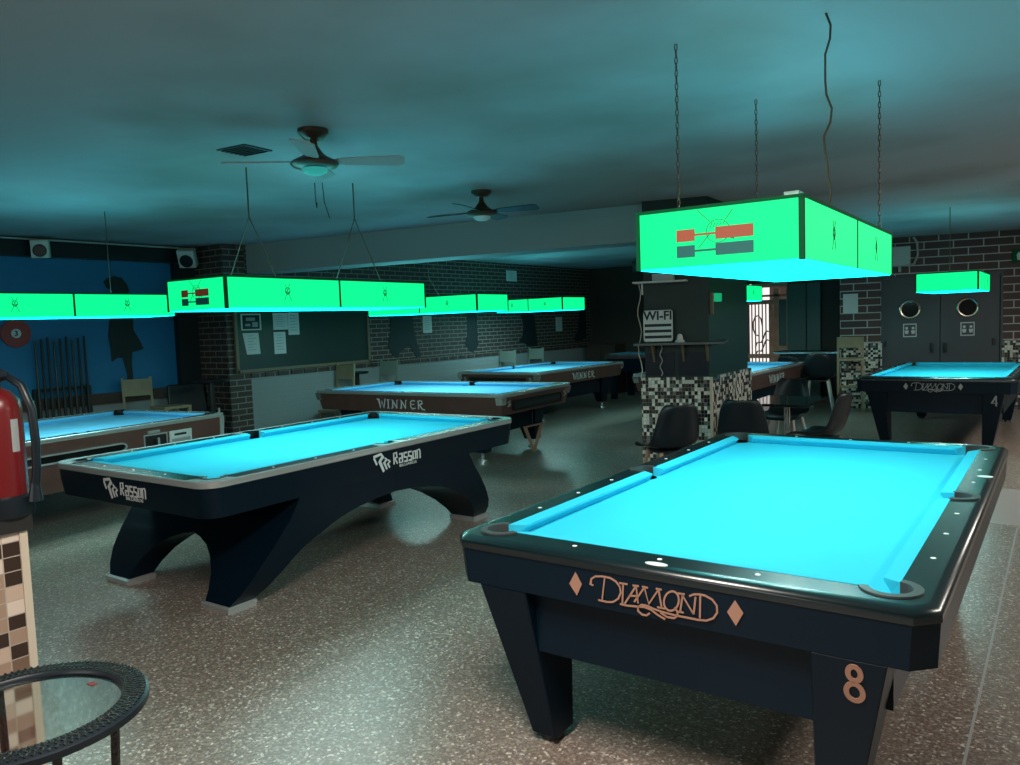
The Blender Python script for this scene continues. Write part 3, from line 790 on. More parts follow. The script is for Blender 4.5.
def chain(label, x, y, z0, z1):
    mb = MB(); n = int((z1 - z0) / .026); st = (z1 - z0) / n
    for i in range(n):
        zc = z0 + st * (i + .5); a_ = i % 2 * PI / 2
        mb.tube([(x + .006 * cos(q * PI / 4) * cos(a_), y + .006 * cos(q * PI / 4) * sin(a_), zc + .016 * sin(q * PI / 4)) for q in range(8)], .0022, 4, True)
    o = mb.build('hanging_chain', 'bronze'); tag(o, label, 'chain'); return o

lp8 = lamp('large green lamp box hanging over the front DIAMOND table, its cyan underside showing', (-1.077, 3.747), math.radians(1), .622, 1.86, 1.76, .225)
top8 = 1.76 + .225
chain('chain from ceiling to the front edge of the large green lamp, left side', -1.325, 3.11, top8, H)
chain('chain at the far left corner of the large green lamp', -1.34, 4.17, top8, H)
chain('chain at the far right corner of the large green lamp', -.765, 4.26, top8, H)
mb = MB()
mb.tube([(-.755 + .012 * sin(k * 1.1) + (.008 if k % 3 else 0), 3.17 + .008 * cos(k * 1.7), H - (H - top8) * k / 14) for k in range(15)], .0045, 6)
o = mb.build('power_cable', 'rope'); tag(o, 'kinked brown power cable running from ceiling down to the large green lamp', 'cable')
t = thing('junction_box', 'small white junction box on top of the large green lamp', 'junction box', (-.862, 3.12, top8))
mb = MB(); mb.box((-.026, -.03, -.0), (.026, .03, .045)); mb.build('housing', 'white_plastic', t); mb = MB(); mb.box((-.028, -.032, .043), (.028, .032, .052)); mb.build('lid', 'grey_leg', t)
for k, (x, y) in enumerate(((-1.20, 2.895), (-.98, 2.895))):
    pass
lampR = lamp('long green lamp box over the arched black table', (-4.473, 3.825), .042, .582, 1.896, 1.724, .203)
lampA = lamp('green lamp box over the crosswise brown table, its left part behind the long lamp', (-6.438, 7.494), math.radians(-89.6), .62, 1.76, 1.726, .205, stickers=False)
lampB = lamp('smallest green lamp box, deepest along the brick wall', (-7.348, 11.263), math.radians(-91), .70, 1.353, 1.754, .217, stickers=False)
lampD4 = lamp('green lamp box hanging before the double doors over table number 4', (-1.101, 10.64), 0, .615, 1.462, 1.755, .212, stickers=False)
lampC = lamp('green lamp box beside the bright doorway, mostly behind the pillar', (-4.094, 11.353), 0, .503, 1.577, 1.775, .235, stickers=False)
lampD = lamp('green lamp box at left edge over the coin-operated table', (-6.68, 3.091), math.radians(1), .516, 1.75, 1.746, .192, stickers=False)

def rope_v(label, x, y, zf, ax, ay, zt, group=None):
    mb = MB(); mb.tube([(x, y, H), (x, y, zf)], .005, 6); mb.tube([(x, y, zf), (x - ax, y - ay, zt)], .004, 6); mb.tube([(x, y, zf), (x + ax, y + ay, zt)], .004, 6)
    o = mb.build('lamp_rope', 'rope'); tag(o, label, 'rope', group)
rope_v('forked rope holding near end of the long lamp over the arched black table', -4.56, 3.40, 2.36, .22, .04, 1.915)
rope_v('forked rope holding far end of the long lamp over the arched black table', -4.50, 4.32, 2.42, .22, .04, 1.915)
rope_v('forked rope above the lamp over the crosswise brown table', -6.55, 7.5, 2.2, .02, .20, 1.91)
o = MB().tube([(-7.0, 3.7, H), (-6.9, 3.65, 1.93)], .004, 6).build('lamp_rope', 'rope'); tag(o, 'thin rope dropping to the lamp over the coin-operated table', 'rope')
o = MB().tube([(-1.09, 10.1, H), (-1.09, 10.12, 1.965)], .005, 6).build('lamp_rope', 'rope'); tag(o, 'thin rope dropping to the lamp over table number 4', 'rope')

# ------------------------------------------------------------------ ceiling fans
def fan(label, x, y, ang, lit, body, drop):
    t = thing('ceiling_fan', label, 'ceiling fan', (x, y, H), 0)
    mb = MB(); mb.lathe([(.001, 0), (.085, 0), (.085, -.02), (.055, -.05), (.02, -.055), (.001, -.055)]); mb.build('canopy', 'bronze', t, True)
    mb = MB(); mb.lathe([(.018, -.05), (.022, -.09), (.05, -.13), (.075, -.15), (.125, -.175), (.135, -.19), (.12, -.205), (.075, -.215), (.001, -.215)]); mb.build('motor', 'bronze', t, True)
    mb = MB(); mb.lathe([(.075, -.212), (.068, -.232), (.04, -.248), (.001, -.252)]); mb.build('light_dome', lit, t, True)
    for k, a_ in enumerate(ang):
        M_ = RZ(a_) @ T((0, 0, -.175)) @ Matrix.Rotation(math.radians(-13), 4, 'X')
        mb = MB(); mb.loft([[(.10, -.02, -.003), (.10, .02, -.003), (.10, .02, .003), (.10, -.02, .003)], [(.17, -.045, -.003), (.17, .045, -.003), (.17, .045, .003), (.17, -.045, .003)], [(.47, -.065, -.003), (.47, .06, -.003), (.47, .06, .003), (.47, -.065, .003)], [(.50, -.04, -.003), (.50, .035, -.003), (.50, .035, .003), (.50, -.04, .003)]], M_)
        mb.build('blade', body, t)
    return t
fan('ceiling fan with glowing dome and pale blades, nearer one above the long lamp', -3.45, 3.03, [math.radians(a_) for a_ in (40, -15 + 0, 130, 205, 290)][:0] + [math.radians(a_) for a_ in (42, 132, 222, 312)], 'fan_bulb', 'beam', 0)
fan('darker ceiling fan near the beam, farther back', -4.03, 5.33, [math.radians(a_) for a_ in (15, 105, 193, 285)], 'white_plastic', 'dark_metal', 0)
t = thing('ceiling_vent', 'flat square grey vent plate on ceiling left of the nearer fan', 'vent', (-4.12, 3.07, H), .1)
mb = MB(); mb.box((-.12, -.11, -.008), (.12, .11, 0)); mb.build('plate', 'door_paint', t)
mb = MB()
for k in range(6): mb.box((-.10, -.09 + k * .034, -.013), (.10, -.08 + k * .034, -.008))
mb.build('grille', 'dark_metal', t)
mb = MB(); mb.tube([(-4.68, 4.1, H), (-4.68, 4.1, 2.60), (-4.70, 4.12, 2.55), (-4.66, 4.09, 2.50), (-4.69, 4.12, 2.54)], .004, 6); mb.tube([(-4.64, 4.14, H), (-4.63, 4.14, 2.55), (-4.60, 4.16, 2.42)], .003, 6)
tag(mb.build('loose_wire', 'iron'), 'loose dangling wires on ceiling below the nearer fan', 'wire')
# speakers
def speaker(label, loc, rz, tilt, m='white_plastic', s=1.0):
    t = thing('wall_speaker', label, 'speaker', loc, rz)
    Mt = Matrix.Rotation(tilt, 4, 'Y') @ Matrix.Scale(s, 4)
    mb = MB(); mb.loft([[(-.06, -.11, -.12), (-.06, .11, -.12), (-.06, .11, .12), (-.06, -.11, .12)], [(.06, -.11, -.12), (.06, .11, -.12), (.06, .11, .12), (.06, -.11, .12)]], Mt); bev(mb.build('housing', m, t), .01)
    mb = MB(); mb.lathe([(.001, 0), (.085, 0), (.085, .012), (.06, .018), (.02, .008), (.001, .012)], (0, 0, 0), 20, Mt @ T((.06, 0, -.02)) @ Matrix.Rotation(PI / 2, 4, 'Y')); mb.build('driver', 'black_plastic', t, True)
    mb = MB(); mb.box((-.14, -.02, -.02), (-.055, .02, .02), Mt); mb.build('bracket', 'dark_metal', t)
speaker('white square speaker with round black driver high on the blue wall', (-9.04, 4.05, 2.55), -.6, .1, 'white_plastic', .8)
speaker('pale tilted speaker high in the corner beside the brick pilaster', (-9.0, 5.76, 2.53), -.9, .45, 'white_plastic', .95)
speaker('small black speaker under the beam at the far end', (-6.6, 13.5, 2.55), -PI / 2, .2, 'black_plastic', .8)

# ------------------------------------------------------------------ blackboard wall
bb = thing('blackboard', 'wide green-black blackboard with wooden frame on the brick wall', 'blackboard', (-8.585, 7.235, 0), 0)
y0, y1, z0, z1 = -1.13, 1.13, 1.10, 2.05
mb = MB(); mb.box((.0, y0, z0), (.02, y1, z1)); mb.build('board', 'chalkboard', bb)
mb = MB(); mb.box((.0, y0 - .03, z0 - .04), (.035, y1 + .03, z0)); mb.box((0, y0 - .03, z1), (.035, y1 + .03, z1 + .04)); mb.box((0, y0 - .04, z0 - .04), (.035, y0, z1 + .04)); mb.box((0, y1, z0 - .04), (.035, y1 + .04, z1 + .04)); mb.build('frame', 'frame_wood', bb)
def poster(label, ya, yb, za, zb, x=-8.562, skew=0, m='paper', inner=None, grp=None):
    t = thing('paper_notice', label, 'notice', (x, (ya + yb) / 2, (za + zb) / 2), 0, grp)
    w, h = (yb - ya) / 2, (zb - za) / 2
    mb = MB(); mb.loft([[(0, -w + skew, -h), (0, w + skew * .3, -h), (0, w, h), (0, -w, h)], [(.003, -w + skew, -h), (.003, w + skew * .3, -h), (.003, w, h), (.003, -w, h)]]); mb.build('sheet', m, t)
    mb = MB()
    if inner == 'dark': 
        mb.box((.003, -w * .85, -h * .85), (.005, w * .85, h * .85))
        pc = mb.build('picture', 'mural', t)
        mb = MB(); mb.box((.005, -w * .6, -h * .5), (.006, -w * .1, -h * .2)); mb.box((.005, w * .1, -h * .6), (.006, w * .65, .0)); mb.box((.005, -w * .5, h * .15), (.006, w * .4, h * .55)); mb.build('picture_figures', 'grey_paint_mark', pc)
    else:
        for k in range(6): mb.box((.003, -w * .6 + skew * .4, h * .7 - k * h * .26), (.0045, w * (.6 if k % 2 else .35), h * .7 - k * h * .26 + h * .06))
        mb.build('printed_lines', 'grey_paint_mark', t)
poster('square dark picture with pale shapes pinned at top left of the blackboard', 6.165, 6.47, 1.60, 1.81, inner='dark')
poster('slanted paper sheet pinned below the dark picture on blackboard', 6.18, 6.42, 1.29, 1.565, skew=.05)
poster('wide bluish sheet pinned at top of the blackboard, left of its pair', 6.66, 6.90, 1.595, 1.815)
poster('bluish sheet pinned right beside the wide sheet, hanging lower on blackboard', 6.905, 7.09, 1.52, 1.82)
poster('narrow white sheet pinned below the two bluish sheets on blackboard', 6.66, 6.85, 1.275, 1.565)
poster('framed small poster on brick wall right of the first dark figure', 9.66, 9.88, 1.46, 1.74, x=-8.6, grp=None)
poster('pale small poster on brick wall between the third and fourth dark figures', 13.75, 14.0, 1.37, 1.66, x=-8.6)
poster('light picture high on the brick wall above the lamps', 12.06, 12.40, 2.36, 2.56, x=-8.6)
SIL = [[(8.902, 1.8422), (9.4049, 1.8385), (9.4311, 1.517), (9.5712, 1.0896), (9.4727, 1.0626), (9.3207, 1.28), (9.0824, 1.1798), (9.0307, 1.0879), (8.9206, 1.1255), (8.8216, 1.3017), (8.9013, 1.5007)],
 [(10.821, 1.7931), (11.1072, 1.7905), (11.1048, 1.2915), (11.1284, 1.2011), (10.9754, 1.0834), (10.8895, 1.0878), (10.7293, 1.236), (10.8235, 1.3902)],
 [(12.4594, 1.8161), (12.9458, 1.8125), (12.9937, 1.4171), (13.0479, 1.1174), (12.7606, 1.0907), (12.6248, 1.1553), (12.3882, 1.2038), (12.5322, 1.3334), (12.5782, 1.5255)],
 [(14.743, 1.8424), (15.0024, 1.841), (14.9654, 1.187), (14.7025, 1.1317), (14.4508, 1.163), (14.631, 1.3712)]]
names_ = ['widest dark figure painted on brick wall just right of the blackboard', 'narrow dark figure painted on brick wall, second from the blackboard', 'dark figure painted on brick wall above the pair of far chairs', 'dark figure painted on brick wall nearest its far corner']
for po, nm in zip(SIL, names_):
    top = max(z for _, z in po); cy = (po[0][0] + po[1][0]) / 2
    mb = MB(); Mw = Matrix(((0, 0, 1, -8.599), (1, 0, 0, 0), (0, 1, 0, 0), (0, 0, 0, 1)))
    mb.tess([po], 0, .006, Mw)
    mb.lathe([(.001, 0), (.10, 0), (.10, .006), (.001, .006)], (cy, top + .07, 0), 16, Mw)
    tag(mb.build('wall_figure', 'mural'), nm, 'painted figure')
WOMAN = [(4.8359, 2.2346), (4.8905, 2.2791), (4.9699, 2.3016), (5.0605, 2.2835), (5.121, 2.202), (5.1421, 2.1243), (5.0941, 2.0199), (5.1285, 1.9418), (5.1674, 1.8106), (5.1612, 1.6532), (5.2333, 1.5188), (5.273, 1.4188), (5.1967, 1.396), (5.1277, 1.3863), (5.1102, 1.2609), (5.1147, 1.1023), (5.1049, 0.971), (5.121, 0.9299), (5.1598, 0.905), (5.051, 0.905), (4.9586, 0.9183), (5.0288, 0.9644), (5.0448, 1.1076), (5.0018, 1.3197), (4.936, 1.3235), (4.8675, 1.281), (4.8657, 1.4305), (4.8462, 1.5853), (4.8805, 1.802), (4.917, 1.9425), (4.9006, 2.0703), (4.9304, 2.1217), (4.8686, 2.1591)]
mb = MB(); mb.tess([WOMAN], 0, .006, Matrix(((0, 0, 1, -9.299), (1, 0, 0, 0), (0, 1, 0, 0), (0, 0, 0, 1)))); tag(mb.build('wall_figure', 'mural'), 'dark silhouette of a standing woman painted on the blue wall', 'painted figure')
# red number ball on blue wall
t = thing('ball_sign', 'round red ball sign with number 3 on the blue wall', 'sign', (-9.28, 3.84, 1.652))
My = Matrix.Rotation(PI / 2, 4, 'Y')
mb = MB(); mb.lathe([(.001, -.015), (.15, -.015), (.155, -.008), (.15, .0), (.001, .0)], (0, 0, 0), 36, My); mb.build('disc', 'sign_red', t)
mb = MB(); mb.lathe([(.001, 0), (.05, 0), (.05, .003), (.001, .003)], (0, 0, 0), 24, My); c_ = mb.build('number_field', 'paper', t)
text_obj('number', '3', .08, 'mural', c_, FR(.0045, 0, -.002, PI / 2), bold=.002)

# cue rack on the blue wall
cr = thing('cue_rack', 'dark wall rack holding a row of standing cues at the blue wall', 'cue rack', (-9.2, 4.25, 0))
mb = MB(); mb.box((-.09, -.3, .0), (-.03, -.26, 1.0)); mb.box((-.09, .28, .0), (-.03, .32, 1.0)); mb.box((-.05, -.3, .66), (.06, .32, .695)); mb.box((-.08, -.3, 1.0), (-.03, .32, 1.03)); mb.build('rack_board', 'mural', cr)
for k in range(9):
    yk = 3.98 + k * .066
    o = MB().cyl((-9.185, yk, .697), (-9.21, yk + .01, 1.56 + .02 * (k % 3)), .018, .012, 8).build('billiard_cue', 'mural' if k % 3 else 'dark_metal')
    tag(o, 'billiard cue standing in the dark rack on the blue wall', 'cue', 'cues in the wall rack')

# ------------------------------------------------------------------ chairs
def wood_chair(label, x, y, rz, group=None, m='wood_light'):
    """faces local +x"""
    t = thing('wooden_chair', label, 'chair', (x, y, 0), rz, group)
    mb = MB(); mb.box((-.19, -.165, .43), (.19, .165, .46)); mb.build('seat', m, t)
    mb = MB(); mb.loft([[(-.205, -.15, .86), (-.19, -.15, .86), (-.19, .15, .86), (-.205, .15, .86)], [(-.235, -.15, 1.06), (-.22, -.15, 1.06), (-.22, .15, 1.06), (-.235, .15, 1.06)]]); mb.build('backrest', m, t)
    mb = MB(); mb.box((-.20, -.15, .62), (-.185, .15, .66)); mb.build('back_slat', m, t)
    for s in (-1, 1):
        mb = MB(); mb.loft([[(x0 - .014, s * .155 - .014, z), (x0 + .014, s * .155 - .014, z), (x0 + .014, s * .155 + .014, z), (x0 - .014, s * .155 + .014, z)] for x0, z in ((-.18, 0), (-.175, .45), (-.23, 1.08))]); mb.build('leg', m, t)
        mb = MB(); mb.box((.14, s * .145 - .015, 0), (.172, s * .145 + .015, .43)); mb.build('leg', m, t)
    return t
wood_chair('light wooden chair facing the room at the blue wall', -8.95, 5.0, -.35)
wood_chair('light wooden chair standing below the right end of the blackboard', -8.36, 7.50, -1.5)
wood_chair('pale chair just right of the blackboard, beside a dark table', -8.38, 8.40, -1.5, m='chair_grey')
wood_chair('pale chair left of the pair under the third dark figure', -8.39, 11.52, -1.5, m='chair_grey')
wood_chair('pale chair right of the pair under the third dark figure', -8.39, 12.48, -1.5, m='chair_grey')
t = thing('wooden_side_table', 'low light wooden side table right of the blue wall chair', 'table', (-8.48, 5.09, 0), 0)
mb = MB(); mb.box((-.15, -.17, .73), (.15, .17, .76)); mb.build('tabletop', 'wood_light', t)
for sx in (-1, 1):
    for sy in (-1, 1):
        mb = MB(); mb.box((sx * .13 - .018, sy * .15 - .018, 0), (sx * .13 + .018, sy * .15 + .018, .73)); mb.build('leg', 'wood_light', t)
def bar_table(label, x, y, h, r, m='black_plastic'):
    t = thing('round_table', label, 'table', (x, y, 0))
    mb = MB(); mb.lathe([(.001, h - .03), (r - .01, h - .03), (r, h - .015), (r, h), (.001, h)], seg=32); mb.build('tabletop', m, t, True)
    mb = MB(); mb.cyl((0, 0, .02), (0, 0, h - .03), .035); mb.build('post', 'dark_metal', t)
    mb = MB(); mb.lathe([(.001, 0), (.17, 0), (.17, .015), (.05, .035), (.001, .035)], seg=28); mb.build('base', 'dark_metal', t, True)
bar_table('dark round table by the foot of the brick pilaster', -8.28, 5.50, 1.03, .19)
bar_table('dark round table between the two chairs right of the blackboard', -8.38, 7.94, .95, .17)
def stack(label, x, y, rz, m='black_plastic'):
    t = thing('black_armchair', label, 'chair', (x, y, 0), rz)
    mb = MB(); mb.box((-.22, -.24, .36), (.24, .24, .46)); bev(mb.build('seat', m, t), .02)
    mb = MB(); mb.loft([[(-.26, -.24, .42), (-.18, -.24, .42), (-.18, .24, .42), (-.26, .24, .42)], [(-.34, -.22, .95), (-.28, -.22, .95), (-.28, .22, .95), (-.34, .22, .95)]]); bev(mb.build('backrest', m, t), .015)
    for sx, sy in ((-.2, -.2), (-.2, .2), (.2, -.2), (.2, .2)):
        mb = MB(); mb.cyl((sx, sy, 0), (sx, sy, .36), .014); mb.build('leg', 'chrome', t)
    for s in (-1, 1):
        mb = MB(); mb.tube([(.2, s * .25, .40), (.2, s * .25, .64), (-.28, s * .25, .66)], .014); mb.build('armrest', 'chrome', t)
stack('dark armchair with chrome arms left of the pilaster table', -8.86, 5.62, -.3)


def shell_chair(label, x, y, rz, legm='wood_leg', legh=.42, group=None):
    """moulded one-piece shell on four splayed legs, faces local +x"""
    t = thing('shell_chair', label, 'chair', (x, y, 0), rz, group)
    prof = [(.25, .415, .20), (.23, .445, .225), (.15, .45, .235), (.04, .435, .24), (-.08, .435, .235), (-.155, .46, .23), (-.195, .53, .225), (-.225, .63, .21), (-.25, .73, .19), (-.265, .80, .165), (-.268, .835, .12)]
    dz = legh - .42
    mb = MB(); n = 8; rows = []
    for i, (px, pz, hw) in enumerate(prof):
        row = []
        f = i / (len(prof) - 1)
        for k in range(n + 1):
            s_ = -1 + 2 * k / n; e = abs(s_) ** 3
            lift = .05 * e * (1 if .15 < f < .6 else .3); fwd = .05 * e * (1 if f > .45 else 0)
            row.append(mb.bm.verts.new((px + fwd, hw * s_, pz + lift + dz)))
        rows.append(row)
    for a_, b_ in zip(rows, rows[1:]):
        for k in range(n): mb.face([a_[k], a_[k + 1], b_[k + 1], b_[k]])
    o = mb.build('shell', 'black_plastic', t, True)
    s = o.modifiers.new('s', 'SOLIDIFY'); s.thickness = .012; s.offset = 0
    u = o.modifiers.new('u', 'SUBSURF'); u.levels = 1; u.render_levels = 1
    mb = MB(); mb.box((-.13, -.13, .40 + dz), (.13, .13, .425 + dz)); mb.build('seat_frame', 'black_plastic', t)
    for sx in (-1, 1):
        for sy in (-1, 1):
            mb = MB(); mb.cyl((sx * .13, sy * .13, .415 + dz), (sx * .22, sy * .21, 0), .019, .012, 10); mb.build('leg', legm, t)
    return t
shell_chair('black shell chair on wooden legs against the tiled pillar, facing left', -2.84, 6.34, math.radians(140))
shell_chair('black shell chair seen from behind between pillar and square table', -2.36, 6.93, math.radians(102))
shell_chair('black shell chair in profile right of the square table, facing left', -1.86, 7.54, math.radians(172))
shell_chair('black shell chair on pale grey legs before the tiled brick wall', -3.15, 12.72, math.radians(100), 'grey_leg', .52)
shell_chair('black shell chair on pale grey legs farther back, by the dark high table', -3.68, 13.25, math.radians(80), 'grey_leg', .46)
shell_chair('black shell chair facing the camera behind the square cafe table', -2.54, 8.80, math.radians(-95), 'grey_leg', .42)

# square cafe table
t = thing('square_cafe_table', 'square glossy dark cafe table reflecting the doorway, right of the pillar', 'table', (-2.20, 7.68, 0), 0)
mb = MB(); mb.box((-.29, -.40, .715), (.29, .40, .74)); bev(mb.build('tabletop', 'glass_dark', t), .004)
mb = MB(); mb.cyl((0, 0, .03), (0, 0, .715), .028); mb.build('post', 'chrome', t)
mb = MB(); mb.lathe([(.001, 0), (.15, 0), (.15, .015), (.04, .03), (.001, .03)]); mb.build('base', 'dark_metal', t, True)

# tall wooden stool against the tiled wall
t = thing('wooden_bar_stool', 'tall light wooden bar stool with backrest against the tiled brick wall', 'stool', (-2.78, 13.15, 0), math.radians(13))
mb = MB(); mb.box((-.19, -.19, .80), (.19, .17, .835)); mb.build('seat', 'wood_light', t)
mb = MB(); mb.box((-.17, .15, .99), (.17, .175, 1.16)); mb.build('backrest', 'wood_light', t)
for sx in (-1, 1):
    mb = MB(); mb.box((sx * .18 - .018, .14, 0), (sx * .18 + .018, .178, 1.16)); mb.build('leg', 'wood_light', t)
    mb = MB(); mb.box((sx * .18 - .018, -.19, 0), (sx * .18 + .018, -.152, .80)); mb.build('leg', 'wood_light', t)
    mb = MB(); mb.box((sx * .18 - .012, -.16, .30), (sx * .18 + .012, .15, .33)); mb.build('stretcher', 'wood_light', t)
mb = MB(); mb.box((-.17, -.185, .38), (.17, -.16, .42)); mb.build('footrest', 'wood_light', t)

# dark high table by the doorway
t = thing('high_table', 'dark high table with bright metal edge behind the grey-legged chair', 'table', (-3.62, 14.25, 0))
mb = MB(); mb.box((-.60, -.35, .86), (.60, .35, .90)); mb.build('tabletop', 'black_plastic', t)
mb = MB(); mb.box((-.59, -.365, .865), (.59, -.35, .895)); mb.build('metal_edge', 'chrome', t)
mb = MB(); mb.box((-.5, -.28, .45), (.5, .28, .86)); mb.build('cabinet', 'black_plastic', t)
for sx in (-1, 1):
    for sy in (-1, 1):
        mb = MB(); mb.box((sx * .46 - .04, sy * .24 - .04, 0), (sx * .46 + .04, sy * .24 + .04, .45)); mb.build('leg', 'black_plastic', t)

# ------------------------------------------------------------------ things on the pillar
PFM = T((-3.37, 6.92, 0)) @ RZ(math.atan2(.19, .64))     # x along pillar front
PL = .668
sh = thing('pillar_shelf', 'dark wooden shelf wrapping round the black pillar at head height', 'shelf', (0, 0, 0))
sh.matrix_world = PFM
mb = MB(); mb.box((-.04, -.16, 1.315), (PL + .12, .03, 1.335)); mb.build('board', 'pillar_board', sh)
mb = MB(); mb.box((PL - .02, .03, 1.315), (PL + .12, 1.25, 1.335)); mb.build('board', 'pillar_board', sh)
for px in (.12, .40, .62):
    mb = MB(); mb.prism([(-.14, 1.315), (.028, 1.315), (.028, 1.15), (.01, 1.15), (-.12, 1.30)], px, px + .02, Matrix(((0, 0, 1, 0), (1, 0, 0, 0), (0, 1, 0, 0), (0, 0, 0, 1)))); mb.build('bracket', 'frame_wood', sh)
for px in (.05, .36):
    o = MB().box((px, .012, 1.02), (px + .27, .029, 1.24)).build('pillar_panel', 'black_body'); o.matrix_world = PFM
    tag(o, 'black panel on the pillar under the shelf, %s one' % ('left' if px < .2 else 'right'), 'panel')
wf = thing('wifi_sign', 'white WI-FI sign with black stripes standing on the pillar shelf', 'sign'); wf.matrix_world = PFM @ T((.035, 0, -.075)) @ Matrix.Scale(1.10, 4)
mb = MB(); mb.prism([(x + .135, z + 1.43) for x, z in rrect(.125, .135, .02)], -.07, -.055, Matrix(((1, 0, 0, 0), (0, 0, 1, 0), (0, 1, 0, 0), (0, 0, 0, 1)))); mb.build('board', 'white_plastic', wf)
Mw = T((.135, -.0705, 0))
text_obj('sign_text', 'WI-FI', .105, 'mural', wf, Mw @ T((0, 0, 1.515)), bold=.003)
for z in (1.435, 1.385, 1.335):
    mb = MB(); mb.flat([(-.115, z - .012), (.115, z - .012), (.115, z + .012), (-.115, z + .012)], Mw); mb.build('stripe', 'mural', wf)
t = thing('small_vase', 'small white ornament on the pillar shelf right of the WI-FI sign', 'ornament'); t.matrix_world = PFM @ T((.385, -.07, 1.335))
mb = MB(); mb.lathe([(.001, 0), (.045, 0), (.05, .01), (.03, .03), (.028, .05), (.02, .075), (.001, .085)]); mb.build('body', 'white_plastic', t, True)
t = thing('top_shelf', 'thin white shelf high on the pillar, under the large lamp', 'shelf'); t.matrix_world = PFM
mb = MB(); mb.box((-.04, -.14, 1.905), (.46, .03, 1.92)); mb.build('board', 'white_plastic', t)
mb = MB(); mb.box((.02, .0, 1.80), (.035, .03, 1.905)); mb.build('bracket', 'white_plastic', t)
t = thing('router_box', 'grey box lying on the thin white shelf of the pillar', 'box'); t.matrix_world = PFM @ T((.24, -.05, 1.92))
mb = MB(); mb.box((-.10, -.06, 0), (.10, .05, .07)); bev(mb.build('housing', 'grey_leg', t), .006)
for k, (x0, sw, z1) in enumerate(((.0, .018, 1.0), (.20, .012, 1.02))):
    mb = MB(); mb.tube([(x0 + sw * sin(j * 1.3), -.02 - .004 * k, (1.90 if k == 0 else 1.31) - j * ((1.90 if k == 0 else 1.31) - z1) / 12) for j in range(13)], .005, 6)
    o = mb.build('hanging_cable', 'grey_leg' if k else 'cream_trim'); o.matrix_world = PFM
    tag(o, 'pale cable hanging down the pillar %s' % ('left edge past the WI-FI sign' if k == 0 else 'below the shelf under the WI-FI sign'), 'cable')
t = thing('small_green_glow', 'tiny green panel imitating lamp glow on the black pillar side beside the large lamp', 'sign'); t.matrix_world = T((-2.745, 7.31, 1.75))
mb = MB(); mb.box((-.03, -.10, -.04), (.012, .10, .04)); mb.build('panel', 'green_glow', t)  # glowing panel stands in for lamp light seen on the pillar
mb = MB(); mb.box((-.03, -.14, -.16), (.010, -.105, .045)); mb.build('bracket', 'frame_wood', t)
t = thing('dark_cabinet', 'low dark cabinet in the far corner past the brick wall', 'cabinet', (-8.1, 14.9, 0))
mb = MB(); mb.box((-.3, -.2, 0), (.35, .25, 1.05)); mb.build('body', 'brown_rail', t)
mb = MB(); mb.box((-.27, -.215, .1), (.02, -.2, 1.0)); mb.build('cabinet_door', 'brown_rail', t)
mb = MB(); mb.box((.04, -.215, .1), (.32, -.2, 1.0)); mb.build('cabinet_door', 'brown_rail', t)
mb = MB(); mb.box((-7.12, WALL_V - .08, 0), (-7.07, WALL_V - .0, 2.5)); struct(mb.build('trim_10', 'cream_trim'))

# right wall fittings
def on_wall(name, label, cat, s, z):
    t = thing(name, label, cat); t.matrix_world = WM @ T((s, 0, z)); return t
t = on_wall('wall_unit', 'pale grey box unit high on the brick wall beside the large lamp', 'electrical box', .86, 2.39)
mb = MB(); mb.box((-.16, -.20, -.15), (.14, 0, .15)); bev(mb.build('housing', 'grey_leg', t), .015)
mb = MB(); mb.tube([(.19, -.03, .29), (.24, -.04, .2), (.25, -.04, .02), (.2, -.04, -.12), (.14, -.04, -.14)], .018, 8); mb.build('pipe', 'grey_leg', t, True)
mb = MB(); mb.box((-.02, -.05, -.24), (.02, -.01, -.15)); mb.build('bracket', 'grey_leg', t)
t = on_wall('wall_paper', 'light blue-grey sheet fixed on the brick wall left of the double doors', 'notice', .155, 1.69)
mb = MB(); mb.box((-.11, -.006, -.155), (.11, 0, .155)); mb.build('sheet', 'paper', t)
t = on_wall('exit_sign', 'small green exit sign on the brick wall at right edge', 'sign', 2.47, 2.30)
mb = MB(); mb.box((-.10, -.03, -.10), (.14, 0, .10)); mb.build('housing', 'lamp_frame', t)
mb = MB(); mb.flat([(-.04, -.06), (.03, -.06), (.03, .02), (-.02, .06), (-.05, .02)], T((0, -.031, 0))); mb.build('symbol', 'paper', t)
# door header structure
mb = MB(); mb.box((.60, -.01, 2.05), (2.26, .03, 2.09)); mb.box((.60, -.01, 0), (.63, .03, 2.06)); mb.box((2.23, -.01, 0), (2.26, .03, 2.06)); o = struct(mb.build('trim_11', 'door_paint')); o.matrix_world = WM

# hanging rack triangle at the crosswise table
t = thing('ball_rack', 'wooden triangle ball rack hanging below the crosswise brown table end', 'ball rack', (-4.985, 7.39, .16), math.radians(90))
mb = MB(); mb.ribbon([(-.17, .24), (.17, .24), (0, -.06)], .014, T((0, 0, 0)), t=.04, closed=True); mb.build('triangle', 'wood_leg', t)
mb = MB(); mb.tube([(0, -.01, .24), (0, -.01, .40)], .006); mb.build('hook', 'iron', t)

# floor details
mb = MB(); mb.box((-.47, 6.55, .0), (.10, 7.85, .004)); tag(mb.build('floor_light_patch', 'light_patch_paint'), 'painted patch of light on the floor at right edge beyond the front table', 'light patch')  # brighter light on the floor, painted in as a pale patch
mb = MB(); mb.box((-.275, 2.5, .0), (-.265, 6.5, .0015)); struct(mb.build('trim_12', 'grey_leg'))

